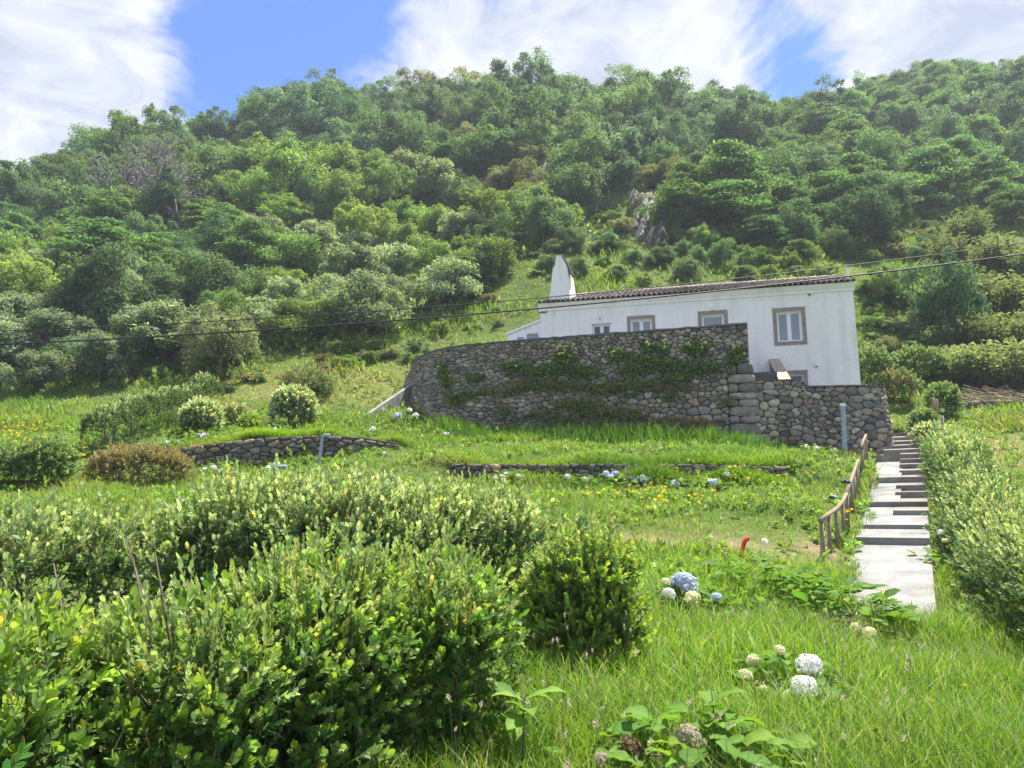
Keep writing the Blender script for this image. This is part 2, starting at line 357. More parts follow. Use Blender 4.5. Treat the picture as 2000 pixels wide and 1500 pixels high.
# house frame
HR, HL = P(1665, 553, 27.0), P(1055, 595, 29.95)
EX = HR[:2] - HL[:2]; HLEN = float(np.linalg.norm(EX)); EX = EX / HLEN; EY = np.array((-EX[1], EX[0]))   # EY points into the house
EAVE = 0.5 * (HR[2] + HL[2])
def HW(u, d, z=0): p = HL[:2] + EX * u + EY * d; return np.array((p[0], p[1], z))
def FAC(px, py, d=0.0):
    r = ray(px, py); o = HL[:2] + EY * d; n = EY
    t = (o @ n) / (r[:2] @ n); p = r * t; return float((p[:2] - HL[:2]) @ EX), float(p[2] + ZC)
def T(x, y):
    x = np.atleast_1d(np.asarray(x, float)); y = np.atleast_1d(np.asarray(y, float)); shp = x.shape
    X = x.ravel(); Y = y.ravel(); out = np.empty(len(X))
    for i in range(0, len(X), 20000):
        xs, ys = X[i:i + 20000], Y[i:i + 20000]
        r = np.sqrt((xs[:, None] - CTRL[None, :, 0]) ** 2 + (ys[:, None] - CTRL[None, :, 1]) ** 2)
        out[i:i + 20000] = _phi(r) @ _W[:_n] + _W[_n] + _W[_n + 1] * xs / 50 + _W[_n + 2] * ys / 50
    far = np.clip((Y - 34) / 20, 0, 1)
    out += far * 0.7 * (np.sin(X * 0.31 + 1.3 * np.sin(Y * 0.17)) * np.cos(Y * 0.27 + X * 0.11))
    out += 0.03 * np.sin(X * 2.1 + Y * 0.7) * np.sin(Y * 1.7 - X * 0.4) * np.clip(Y / 4, 0, 1)
    u = (X - HL[0]) * EX[0] + (Y - HL[1]) * EX[1]; d = (X - HL[0]) * EY[0] + (Y - HL[1]) * EY[1]
    ins = (u > -1.6) & (u < HLEN + 0.1) & (d > -2.9) & (d < 5.0); out = np.where(ins, np.minimum(out, 4.4), out)
    return out.reshape(shp)
def T1(x, y): return float(T(x, y)[0])
def G(px, py, y0=3.0, y1=140.0):
    """where the pixel's ray meets the ground"""
    Ys = np.concatenate([np.arange(y0, min(y1, 45), 0.15), np.arange(45, max(y1, 45.1), 0.6)]); d = ray(px, py); t = Ys / d[1]
    z = ZC + d[2] * t; g = T(d[0] * t, Ys); k = np.nonzero(z <= g)[0]
    i = k[0] if len(k) else len(Ys) - 1
    return np.array((d[0] * t[i], Ys[i], g[i]))

PATH0, PATH1 = np.array((4.12, 8.7)), np.array((13.45, 25.5))
PD = (PATH1 - PATH0) / np.linalg.norm(PATH1 - PATH0); PN = np.array((PD[1], -PD[0]))   # PN: to the right of the path
def path_dist(x, y):
    qx, qy = x - PATH0[0], y - PATH0[1]; return qx * PD[0] + qy * PD[1], qx * PN[0] + qy * PN[1]
BARE = [(P(1440, 1062, 12.6), 1.1, 0.7), (P(1520, 1075, 12.2), 0.9, 0.6), (P(1010, 968, 16.2), 0.9, 0.5), (P(1260, 1070, 12.2), 0.9, 0.5), (P(1600, 1060, 13), 0.5, 0.5), (P(1380, 1098, 11.2), 0.6, 0.35)]
def bare(x, y):
    v = np.zeros_like(x)
    for c, rx, ry in BARE:
        v = np.maximum(v, np.exp(-(((x - c[0]) / rx) ** 2 + ((y - c[1]) / ry) ** 2) * 1.2))
    return v
def dry(x, y):
    v = np.exp(-(((x - 14.5) / 4) ** 2 + ((y - 22.5) / 3.5) ** 2)) * 0.9            # field right of the path
    v = np.maximum(v, np.exp(-(((x + 8) / 5) ** 2 + ((y - 31.5) / 2.5) ** 2)) * 0.7)
    v = np.maximum(v, np.exp(-(((x + 3) / 3) ** 2 + ((y - 33.5) / 3) ** 2)) * 0.5)
    return v
def build_ground():
    def axis(lo, hi, step, far_lo, far_hi, g=1.16):
        c = list(np.arange(lo, hi + 1e-6, step)); s = step; a = hi
        while a < far_hi: s *= g; a += min(s, 12); c.append(a)
        s = step; a = lo; pre = []
        while a > far_lo: s *= g; a -= min(s, 12); pre.append(a)
        return np.array(pre[::-1] + c)
    xs = axis(-17, 18, 0.28, -420, 420); ys = axis(-3, 36, 0.27, -60, 700)
    X, Y = np.meshgrid(xs, ys); Z = T(X, Y)
    s, n = path_dist(X, Y)
    on = (np.abs(n) < 0.75) & (s > -0.5) & (s < 20.5)
    zz = np.interp(s, PATH_S, PATH_Z); Z = np.where(on, np.minimum(Z, zz - 0.06), Z)
    V = np.stack([X, Y, Z], -1).reshape(-1, 3); nx = len(xs); i = np.arange(len(ys) - 1)[:, None] * nx; j = np.arange(nx - 1)[None, :]
    Fq = np.stack([i + j, i + j + 1, i + nx + j + 1, i + nx + j], -1).reshape(-1, 4)
    C = np.stack([bare(X, Y), dry(X, Y), np.zeros_like(X)], -1).reshape(-1, 3)
    mb = MB(); mb.add(V, Fq, C); o = mb.build('ground', M['ground'], None, True); o['kind'] = 'structure'

# risers of the path: (pixel y bottom, pixel y top, Y distance)
def path_z(py, Y):
    X = PATH0[0] + (Y - PATH0[1]) / PD[1] * PD[0]
    px = 1760
    for _ in range(4):
        z = P(px, py, Y)[2]; px = proj(X, Y, z)[0]
    return float(z)
def s_of(Y): return (Y - PATH0[1]) / PD[1]
LOW = [(1064, 1050, 13.7), (1033, 1025, 14.6), (990, 980, 16.8), (943, 932, 19.3)]
HIGH = [(1010, 997, 15.7), (990, 980, 16.7), (973, 961, 17.6), (959, 948, 18.45), (943, 932, 19.25), (928, 919, 20.0), (916, 907, 20.7), (905, 897, 21.4), (896, 887, 22.1), (885, 878, 22.8), (876, 870, 23.5), (868, 862, 24.2), (860, 854, 24.9), (852, 846, 25.6)]
PATH_S = [s_of(8.0), s_of(10), s_of(13.7), s_of(14.6), s_of(16.8), s_of(19.3), s_of(21.9), s_of(25.6), s_of(27)]
PATH_Z = [path_z(1275, 8.0), path_z(1192, 10), path_z(1064, 13.7), path_z(1033, 14.6), path_z(990, 16.8), path_z(943, 19.3), path_z(900, 21.9), path_z(853, 25.6), path_z(846, 27)]
build_ground()

def slab(mb, s0, s1, n0, n1, z0a, z1a, thick=0.35):
    """sloped slab from s0 (height z0a) to s1 (height z1a)"""
    V = []
    for (s, z) in ((s0, z0a), (s1, z1a)):
        for n in (n0, n1):
            p = PATH0 + PD * s + PN * n
            V += [(p[0], p[1], z), (p[0], p[1], z - thick)]
    F = [[0, 2, 6, 4], [1, 5, 7, 3], [0, 1, 3, 2], [4, 6, 7, 5], [0, 4, 5, 1], [2, 3, 7, 6]]
    mb.add(V, F)
def build_path():
    mb = MB(); slab(mb, s_of(9.75), s_of(10), -0.6, 0.6, PATH_Z[1] - 0.05, PATH_Z[1]); slab(mb, s_of(10) + 0.004, s_of(13.7), -0.6, 0.6, PATH_Z[1], PATH_Z[2])
    root = mb.build('path', M['concrete']); root['kind'] = 'structure'; root['label'] = 'pale concrete garden path climbing beside the clipped hedge'
    zs = [path_z(a, Y) for a, b, Y in LOW]
    tops = [path_z(b, Y) for a, b, Y in LOW]
    end_s = s_of(21.9)
    for k, (a, b, Y) in enumerate(LOW):
        s1 = s_of(LOW[k + 1][2]) - 0.003 if k + 1 < len(LOW) else end_s
        z1 = zs[k + 1] if k + 1 < len(LOW) else path_z(901, 21.9)
        mb = MB(); slab(mb, s_of(Y), s1, -0.6, 0.6 if k < 1 else (0.6 if k == 1 else 0.08), tops[k], z1, 0.4)
        mb.build('slab', M['concrete'], root)
    for k, (a, b, Y) in enumerate(HIGH):
        s1 = s_of(HIGH[k + 1][2]) - 0.003 if k + 1 < len(HIGH) else s_of(27.0)
        z = path_z(b, Y); z1 = path_z(HIGH[k + 1][0], HIGH[k + 1][2]) if k + 1 < len(HIGH) else z + 0.02; full = k >= 9; n0 = 0.02 - 0.05 * (k < 4) if not full else -0.45
        mb = MB(); slab(mb, s_of(Y), s1, n0, 0.62 if not full else 0.6, z, z1, 0.5 if k else 0.3)
        mb.build('step', M['old_concrete'], root)
    # end riser where the pale slabs stop
    mb = MB(); z = path_z(888, 21.9); slab(mb, end_s, end_s + 0.8, -0.75, 0.0, z, z + 0.03, 0.6); mb.build('step', M['old_concrete'], root)
build_path()

# ------------------------------------------------------------------ dry stone walls
def clip_poly(poly, a, b, c):
    """keep a*x+b*y<=c"""
    out = []
    for i in range(len(poly)):
        p, q = poly[i], poly[(i + 1) % len(poly)]; dp = a * p[0] + b * p[1] - c; dq = a * q[0] + b * q[1] - c
        if dp <= 0: out.append(p)
        if (dp < 0 < dq) or (dq < 0 < dp):
            t = dp / (dp - dq); out.append((p[0] + t * (q[0] - p[0]), p[1] + t * (q[1] - p[1])))
    return out
def voronoi(pts, x0, x1, y0, y1):
    polys = []
    for i in range(len(pts)):
        d2 = ((pts - pts[i]) ** 2).sum(1); nb = np.argsort(d2)[1:28]
        poly = [(x0, y0), (x1, y0), (x1, y1), (x0, y1)]
        for j in nb:
            nx, ny = pts[j] - pts[i]; c = 0.5 * (pts[j] @ pts[j] - pts[i] @ pts[i]); poly = clip_poly(poly, nx, ny, c)
            if len(poly) < 3: break
        polys.append(np.array(poly) if len(poly) >= 3 else np.zeros((0, 2)))
    return polys
def area_c(p):
    x, y = p[:, 0], p[:, 1]; x2, y2 = np.roll(x, -1), np.roll(y, -1); cr = x * y2 - x2 * y; A = cr.sum() / 2
    if abs(A) < 1e-9: return 0, p.mean(0)
    return abs(A), np.array((((x + x2) * cr).sum(), ((y + y2) * cr).sum())) / (6 * A)
STONE_COLS = np.array((1.24, 1.2, 1.12)) * np.array([(0.15, 0.145, 0.14), (0.19, 0.18, 0.165), (0.23, 0.215, 0.19), (0.12, 0.118, 0.12), (0.26, 0.22, 0.175), (0.20, 0.205, 0.19), (0.165, 0.15, 0.135), (0.27, 0.26, 0.235)])
def stone_mesh(poly, dep, gap, face):
    """poly in (u,v); returns verts (u,v,d), faces"""
    A, c = area_c(poly); r = math.sqrt(max(A, 1e-6) / math.pi)
    q = []
    n = len(poly)
    for i in range(n):
        p, p2 = poly[i], poly[(i + 1) % n]
        if np.linalg.norm(p2 - p) < 0.25 * r: q.append((p + p2) / 2); continue
        q.append(p * 0.80 + p2 * 0.20); q.append(p * 0.20 + p2 * 0.80)
    q = np.array(q)
    if len(q) > 13: q = q[np.sort(rng.choice(len(q), 13, False))]
    m = len(q); sh = max(0.5, 1 - gap / r)
    wob = 1 + rng.uniform(-0.05, 0.04, m)
    ring = lambda s: c + (q - c) * (s * sh) * wob[:, None]
    lv = [(1.0, -0.30 if face else -0.06), (0.97, dep * 0.45), (0.78, dep * 0.9)]
    V = [];
    for s, d in lv: V.append(np.hstack([ring(s), np.full((m, 1), d) + rng.uniform(-1, 1, (m, 1)) * dep * 0.16 * (s < 0.99)]))
    tilt = rng.uniform(-0.25, 0.25, 2)
    V.append(np.array([[c[0], c[1], dep * (1 + rng.uniform(-0.1, 0.25))]])); V = np.concatenate(V)
    V[m:, 2] += (V[m:, :2] - c) @ tilt * 0.5
    F = [[k * m + i, k * m + (i + 1) % m, (k + 1) * m + (i + 1) % m, (k + 1) * m + i] for k in range(2) for i in range(m)] + [[2 * m + i, 2 * m + (i + 1) % m, 3 * m] for i in range(m)]
    return V, F, A
def resample(pts, step=0.25):
    pts = np.asarray(pts, float); seg = np.linalg.norm(np.diff(pts, axis=0), axis=1); L = np.concatenate([[0], np.cumsum(seg)])
    u = np.linspace(0, L[-1], max(2, int(L[-1] / step) + 1)); return u, np.stack([np.interp(u, L, pts[:, k]) for k in range(2)], 1)
def stone_wall(name, label, plan, zb, zt, batter, cell, cap=None, quoin=False, seed=1, group=None, maxn=300, aspect=1.45, thick=0.45, dark=1.0):
    """plan: polyline with the open side on its right-hand (camera) side when walked from the first to the last point"""
    st = np.random.default_rng(seed)
    u, xy = resample(plan); L = u[-1]
    tn = np.gradient(xy, axis=0); tn = norm(tn); nr = np.stack([tn[:, 1], -tn[:, 0]], 1)   # outward normal
    zbf = lambda uu: np.interp(uu, zb[0], zb[1]); ztf = lambda uu: np.interp(uu, zt[0], zt[1])
    H = float(np.max([ztf(a) - zbf(a) for a in u]))
    def mapw(uvd):
        uu, vv, dd = uvd[:, 0], uvd[:, 1], uvd[:, 2]; f = vv / H
        z = zbf(uu) + f * (ztf(uu) - zbf(uu))
        out = dd + batter * (1 - f)
        uc = np.clip(uu, 0, L)
        p = np.stack([np.interp(uc, u, xy[:, k]) + np.interp(uc, u, nr[:, k]) * out for k in range(2)], 1)
        ex = (uu - uc)[:, None] * np.stack([np.interp(uc, u, tn[:, k]) for k in range(2)], 1)
        return np.hstack([p + ex, z[:, None]])
    root = thing(name, (*xy[len(xy) // 2], T1(*xy[len(xy) // 2])), label, 'stone wall', group)
    # earth core
    nu, nv = len(u), 4
    Vc = []
    for side in (-0.02, -thick):
        for k in range(nv): Vc.append(mapw(np.stack([u, np.full(nu, H * k / (nv - 1) * 0.995), np.full(nu, side)], 1)))
    Vc = np.concatenate(Vc); F = []
    for k in range(nv - 1):
        for i in range(nu - 1):
            a = k * nu + i; F.append([a, a + 1, a + nu + 1, a + nu]); b = nv * nu + a; F.append([b, b + nu, b + nu + 1, b + 1])
    for i in range(nu - 1):
        a = (nv - 1) * nu + i; F.append([a, a + 1, nv * nu + a + 1, nv * nu + a])
    for i in (0, nu - 1):
        for k in range(nv - 1): a = k * nu + i; F.append([a, a + nu, nv * nu + a + nu, nv * nu + a])
    mb = MB(); mb.add(Vc, F); mb.build('wall_core', M['core'], root)
    stones = []
    # quoins at the end of the wall
    uR = L
    rects = []
    if quoin:
        v = 0.0; k = 0
        while v < 0.66 * H:
            h = st.uniform(0.2, 0.5); h = min(h, H - v); w = 0.74 if k % 2 == 0 else st.uniform(0.36, 0.45)
            rects.append((L - w, L + 0.02, v, v + h)); rects.append((L - 0.74, L - w, v, v + h)) if w < 0.7 else None; v += h; k += 1
    LV = L; vq = max([r[3] for r in rects], default=0)
    N = int(LV * H / (cell * cell * aspect) * 1.0)
    cand = np.stack([st.uniform(0, LV, N * 4), st.uniform(0, H, N * 4)], 1)      # smaller stones near the top, patches of big ones low down
    wgt = 0.75 + 0.7 * (cand[:, 1] / H) ** 1.5 + 0.25 * np.sin(cand[:, 0] * 1.3 + 2 * np.sin(cand[:, 1] * 1.9)); pk = np.nonzero(st.random(N * 4) < np.clip(wgt, 0.3, 1.7) * 0.25)[0] if quoin else np.arange(N)
    pts = cand[pk] / np.array((aspect, 1.0))
    for it in range(3):
        polys = voronoi(pts, 0, LV / aspect, 0, H)
        if it < 2: pts = np.array([0.6 * pts[i] + 0.4 * area_c(p)[1] if len(p) else pts[i] for i, p in enumerate(polys)])
    for p in polys:
        if len(p) < 3: continue
        p = p * np.array((aspect, 1.0))
        A, c = area_c(p)
        if quoin and p[:, 1].min() < vq and p[:, 0].max() > L - 0.74:
            if c[0] > L - 0.74 and c[1] < vq: continue
            q = clip_poly([tuple(t) for t in p], 1, 0, L - 0.74) if c[1] < vq else clip_poly([tuple(t) for t in p], 0, -1, -vq)
            if len(q) < 3: continue
            p = np.array(q)
        stones.append((p, False))
    fl = lambda v: 0.36 * (1 - v / H) + st.normal(0, 0.02)
    for (a0, a1, v0, v1) in rects: e = 1.0 if a1 > L else 0.0; stones.append((np.array([(a0, v0), (a1 + e * fl(v0), v0), (a1 + e * fl(v1), v1), (a0, v1)]), True))
    data = []
    for p, isq in stones:
        A, c = area_c(p)
        if A < 0.0008 or (A > 0.30 and not isq): continue
        wc = mapw(np.array([[c[0], c[1], 0.0]]))[0]
        if wc[2] < T1(wc[0], wc[1]) - 0.12: continue
        V, F, A = stone_mesh(p, 0.035 + 0.045 * st.random() + (0.02 if isq else 0), 0.006, isq)
        W = mapw(V); base = STONE_COLS[st.integers(len(STONE_COLS))] * st.uniform(0.6, 1.45) * dark
        if isq: base = np.array((0.25, 0.235, 0.205)) * st.uniform(0.6, 1.25)
        if st.random() < 0.035: base = np.array((0.34, 0.24, 0.17)) * st.uniform(0.8, 1.1)
        data.append((A, W, F, np.clip(base, 0.03, 0.5)))
    data.sort(key=lambda t: -t[0])
    for A, W, F, c in data[:maxn]:
        mb = MB(); mb.add(W, F, c); mb.build('stone', M['stone'], root, True)
    if len(data) > maxn:
        mb = MB()
        for A, W, F, c in data[maxn:]: mb.add(W, F, c)
        o = mb.build('small_stones', M['stone'], root, True); o['kind'] = 'stuff'
    if cap:
        mb = MB(); hcap = cap; k = nu
        a = mapw(np.stack([u, np.full(nu, H), np.full(nu, 0.06)], 1)); b = mapw(np.stack([u, np.full(nu, H), np.full(nu, -thick - 0.02)], 1))
        up = np.array((0, 0, hcap)); a = a + np.array((0, 0, 0.003)); b = b + np.array((0, 0, 0.003))
        wob = st.normal(0, 0.012, (nu, 1)) * np.array((0, 0, 1.0))
        V = np.concatenate([a, a + up + wob, b + up + wob, b]); F = []
        for r in range(4):
            for i in range(nu - 1): F.append([r * nu + i, r * nu + i + 1, ((r + 1) % 4) * nu + i + 1, ((r + 1) % 4) * nu + i])
        F += [[0, nu, 2 * nu, 3 * nu], [nu - 1, 4 * nu - 1, 3 * nu - 1, 2 * nu - 1]]
        mb.add(V, F); mb.build('coping', M['cap'], root)
    root['_L'] = float(L)
    return root, mapw, L, H
def bez(a, b, c, n=10): t = np.linspace(0, 1, n)[:, None]; return (1 - t) ** 2 * a + 2 * t * (1 - t) * b + t * t * c
WT = 8.05
a0, a1, a2, a3 = np.array((-4.7, 35.0)), np.array((-4.0, 30.6)), np.array((-2.3, 28.35)), np.array((8.07, 24.62))
pl = np.concatenate([np.array([a0]), bez(np.array((-4.5, 32.6)), np.array((-3.9, 28.7)), np.array((-1.5, 27.75))), np.array([a3])])
def big_wall():
    u, xy = resample(pl); L = u[-1]
    zb_u = np.linspace(0, L, 12); zb = [T1(*[np.interp(q, u, xy[:, k]) for k in range(2)]) - 0.25 for q in zb_u]
    return stone_wall('retaining_wall', 'tall dark stone retaining wall with curved end below the white house, weeds in its joints', pl, (zb_u, zb), ((0, L), (WT - 0.05, WT - 0.05)), 0.34, 0.17, cap=0.07, quoin=True, seed=3)
BIGW = big_wall()
pl2 = np.array([(7.75, 24.62), (8.36, 24.36), (10.5, 23.95), (11.6, 23.75), (12.05, 23.85), (12.35, 24.2), (12.7, 25.6)])
def low_right():
    u, xy = resample(pl2); L = u[-1]; zu = np.linspace(0, L, 8); zb = [T1(*[np.interp(q, u, xy[:, k]) for k in range(2)]) - 0.2 for q in zu]
    return stone_wall('retaining_wall', 'lower stone wall of rounded boulders between the quoined corner and the steps', pl2, (zu, zb), ((0, 2.0, 2.01, L), (P(1500, 742, 24.3)[2], P(1552, 744, 24.1)[2], P(1560, 757, 24.1)[2], P(1700, 758, 23.8)[2])), 0.16, 0.19, seed=5, cap=0.05)
LOWW = low_right()
def simple_wall(label, pxs, seed, off=-0.03, cell=0.15):
    base = np.array([P(*q[:3]) for q in pxs]); plan = base[:, :2]
    u, xy = resample(plan); seg = np.concatenate([[0], np.cumsum(np.linalg.norm(np.diff(plan, axis=0), axis=1))])
    tops = [P(q[0], q[3], q[2] + 0.12)[2] for q in pxs]
    return stone_wall('terrace_wall', label, plan, (seg, base[:, 2] - 0.2), (seg, tops), 0.08, cell, seed=seed, aspect=1.6, dark=0.62)
simple_wall('low dark stone terrace wall behind the grey bent vent pipe', [(350, 917, 21.3, 874), (420, 915, 21.35, 866), (500, 911, 21.5, 857), (570, 902, 21.75, 853), (640, 893, 22.0, 851), (720, 886, 22.35, 856), (780, 882, 22.7, 866)], 7)
simple_wall('overgrown low stone terrace wall behind the hydrangea row', [(880, 941, 19.72, 906), (1000, 940, 19.6, 907), (1150, 938, 19.5, 906), (1350, 937, 19.2, 907), (1540, 935, 18.9, 912)], 8, cell=0.16)
simple_wall('tumbled dark stone wall at the head of the dry field', [(1862, 806, 28.6, 787), (1930, 805, 28.6, 782), (2010, 806, 28.7, 782), (2120, 806, 28.9, 780)], 9, cell=0.2)

# ------------------------------------------------------------------ house (parts in house coordinates: x along the facade, y into the house, z up)
HZ = float(math.atan2(EX[1], EX[0]))
house = thing('house', (HL[0], HL[1], 0), 'long white plastered house with clay tile roof and tall tapering chimney above the stone wall', 'house', local=True, rz=HZ)
def hb(name, parts, mat, parent=None):
    mb = MB()
    for p in parts: mb.add(*p)
    return mb.build(name, mat, parent or house)
def rect(x0, y0, x1, y1, d=0.0):
    u0, za = FAC(x0, y0, d); u1, zb_ = FAC(x1, y1, d); return u0, u1, min(za, zb_), max(za, zb_)
HBASE = 4.3; HDEP = 5.0; RIDGE_Y = 2.55; RZ = 1.06
# openings: name, (u0,u1,z0,z1) of the clear opening, stone surround width, glass
def op(x0, yt, x1, yb):
    u0, z1 = FAC(x0, yt); u1, _ = FAC(x1, yt); _, z0 = FAC((x0 + x1) / 2, yb); return [u0, u1, z0, z1]
w1 = op(1156, 633, 1193, 660); w2 = op(1231, 624, 1273, 683); w3 = op(1370, 615, 1414, 690); w4 = op(1516, 609, 1565, 667); dr = op(1531, 730, 1571, 800)
UPF = FAC(1300, 700)[1]
w1[2] = w1[3] - 0.85; w2[2] = w2[3] - 1.15; w3[2] = w3[3] - 2.05; dr[2] = HBASE + 0.5
OPS = [('window', w1, 0.0, 2, 'dark_glass'), ('window', w2, 0.13, 2, 'glass'), ('door', w3, 0.14, 1, 'glass'), ('window', w4, 0.14, 2, 'glass'), ('door', dr, 0.11, 1, 'dark_glass')]
def facade():
    us = sorted({0.0, HLEN} | {o[1][0] for o in OPS} | {o[1][1] for o in OPS}); zs = sorted({HBASE, EAVE} | {o[1][2] for o in OPS} | {o[1][3] for o in OPS})
    mb = MB(); D = 0.24
    for i in range(len(us) - 1):
        for k in range(len(zs) - 1):
            cu, cz = (us[i] + us[i + 1]) / 2, (zs[k] + zs[k + 1]) / 2
            if any(o[1][0] < cu < o[1][1] and o[1][2] < cz < o[1][3] for o in OPS): continue
            mb.add([(us[i], 0, zs[k]), (us[i + 1], 0, zs[k]), (us[i + 1], 0, zs[k + 1]), (us[i], 0, zs[k + 1])], [[0, 1, 2, 3]])
    for _, (u0, u1, z0, z1), *_r in OPS:
        q = [(u0, z0), (u1, z0), (u1, z1), (u0, z1)]
        for a in range(4):
            (ua, za), (ub, zb_) = q[a], q[(a + 1) % 4]; mb.add([(ua, 0, za), (ub, 0, zb_), (ub, D, zb_), (ua, D, za)], [[0, 3, 2, 1]])
    # side, back and gable walls
    gz = EAVE + RZ - 0.15
    for u in (0.0, HLEN): mb.add([(u, 0, HBASE), (u, HDEP, HBASE), (u, HDEP, EAVE), (u, RIDGE_Y, gz), (u, 0, EAVE)], [[0, 1, 2, 3, 4] if u > 0 else [4, 3, 2, 1, 0]])
    mb.add([(0, HDEP, HBASE), (HLEN, HDEP, HBASE), (HLEN, HDEP, EAVE), (0, HDEP, EAVE)], [[0, 3, 2, 1]])
    mb.build('wall', M['plaster'], house)
facade()
for nm, (u0, u1, z0, z1), sw, npane, gl in OPS:
    fw = 0.055; y0, y1 = 0.15, 0.21; parts = []
    parts += [box(u0, u0 + fw, y0, y1, z0, z1), box(u1 - fw, u1, y0, y1, z0, z1), box(u0 + fw, u1 - fw, y0, y1, z1 - fw, z1), box(u0 + fw, u1 - fw, y0, y1, z0, z0 + fw)]
    mid = (u0 + u1) / 2
    if npane == 2: parts.append(box(mid - 0.045, mid + 0.045, y0 - 0.012, y1 - 0.005, z0 + fw, z1 - fw))
    w = hb(nm, parts, M['white_paint'])
    for k in range(npane):
        a = u0 + fw if k == 0 else mid + 0.045; b = u1 - fw if (k == npane - 1) else mid - 0.045
        sash = 0.03
        hb('sash', [box(a, a + sash, y0 + .012, y1 - .012, z0 + fw, z1 - fw), box(b - sash, b, y0 + .012, y1 - .012, z0 + fw, z1 - fw), box(a + sash, b - sash, y0 + .012, y1 - .012, z1 - fw - sash, z1 - fw), box(a + sash, b - sash, y0 + .012, y1 - .012, z0 + fw, z0 + fw + sash)], M['white_paint'], w)
        hb('pane', [box(a + sash, b - sash, y0 + 0.03, y0 + 0.04, z0 + fw + sash, z1 - fw - sash)], M[gl], w)
    if sw:
        e = -0.025
        pr = [box(u0 - sw, u0 - 0.002, e, 0.10, z0 - sw, z1 + sw), box(u1 + 0.002, u1 + sw, e, 0.10, z0 - sw, z1 + sw), box(u0 - 0.002, u1 + 0.002, e - 0.003, 0.10, z1 + 0.002, z1 + sw - 0.002), box(u0 - 0.002, u1 + 0.002, e - 0.006, 0.12, z0 - sw + 0.002, z0 - 0.002)]
        hb('stone_surround', pr, M['trim'], w)
    else:
        hb('window_head', [box(u0 - 0.1, u1 + 0.1, -0.03, 0.02, z1 + 0.002, z1 + 0.05)], M['white_paint'], w)
# cornice below the eave
cz = EAVE
hb('cornice', [prism([(0.0, cz - 0.30), (-0.05, cz - 0.30), (-0.06, cz - 0.20), (-0.12, cz - 0.14), (-0.20, cz - 0.05), (-0.20, cz - 0.004), (0.0, cz - 0.004)], -0.06, HLEN + 0.05, 0)], M['plaster'])
# roof deck and tiles
ang = math.atan2(RZ, RIDGE_Y + 0.22)
def roof_pt(u, s): return (u, -0.24 + s * math.cos(ang), EAVE + 0.0 + s * math.sin(ang))
RLEN = (RIDGE_Y + 0.24) / math.cos(ang)
hb('roof', [([roof_pt(-0.08, 0), roof_pt(HLEN + 0.08, 0), roof_pt(HLEN + 0.08, RLEN), roof_pt(-0.08, RLEN), (HLEN + 0.08, HDEP + 0.2, EAVE), (-0.08, HDEP + 0.2, EAVE),
             (-0.08, RIDGE_Y, EAVE + 0.9), (HLEN + 0.08, RIDGE_Y, EAVE + 0.9)], [[0, 1, 2, 3], [3, 2, 4, 5]])], M['core'])
roof = [c for c in house.children if c.name == 'roof'][0]
def tile_proto(L, r0, r1, n=6):
    th = np.linspace(0, math.pi, n); V = []
    for (s, r) in ((0, r0), (L, r1)):
        for k in (1.0, 0.80): V += [(math.cos(t) * r * k, s, math.sin(t) * r * k + 0.012 * (s > 0) * -1) for t in th]
    F = []
    for i in range(n - 1):
        F += [[i, i + 1, 2 * n + i + 1, 2 * n + i], [n + i, 3 * n + i, 3 * n + i + 1, n + i + 1], [i, n + i, n + i + 1, i + 1]]
    return np.array(V), F
TC = [(0.29, 0.22, 0.19), (0.34, 0.26, 0.22), (0.23, 0.20, 0.18), (0.38, 0.31, 0.27), (0.28, 0.25, 0.225), (0.21, 0.175, 0.16)]
tmesh = []
tv, tf = tile_proto(0.46, 0.098, 0.078)
rotx = np.array([[1, 0, 0], [0, math.cos(ang), -math.sin(ang)], [0, math.sin(ang), math.cos(ang)]])
def tiles():
    ncol = int(HLEN / 0.205) + 1; mbs = MB()
    protos = []
    for k, c in enumerate(TC):
        mb = MB(); mb.add(tv @ rotx.T, tf, c); o = mb.build('roof_tile', M['tile'], roof, True); protos.append(o)
    used = set()
    for i in range(ncol):
        u = 0.02 + i * (HLEN - 0.04) / (ncol - 1)
        for rrow in range(7):
            s = -0.07 + rrow * 0.40 + rng.normal(0, 0.012); p = roof_pt(u + rng.normal(0, 0.008), s); lift = 0.008 + rrow * 0.002
            if rrow == 0:
                k = int(rng.integers(len(TC)))
                if k not in used: o = protos[k]; used.add(k)
                else: o = obj('roof_tile', protos[k].data, roof)
                o.location = (p[0], p[1], p[2] + lift); o.rotation_euler = (0, 0, rng.normal(0, 0.02))
            else: mbs.add(tv @ rotx.T + np.array((p[0], p[1], p[2] + lift)), tf, np.array(TC[int(rng.integers(len(TC)))]) * rng.uniform(0.85, 1.2))
    o = mbs.build('upper_roof_tiles', M['tile'], roof, True); o['kind'] = 'stuff'
    for k in range(len(TC)):
        if k not in used: protos[k].location = roof_pt(0.02, 0.35 * k + 0.5)
    mb = MB()     # ridge tiles
    for i in range(int(HLEN / 0.4)):
        v = tv @ np.array([[0, 1, 0], [-1, 0, 0], [0, 0, 1.0]]) * 1.25
        mb.add(v + np.array((0.45 + i * 0.4, RIDGE_Y, EAVE + RZ - 0.01)), tf, np.array(TC[i % 6]) * 1.2)
    o = mb.build('ridge_tiles', M['tile'], roof, True); o['kind'] = 'stuff'
tiles()
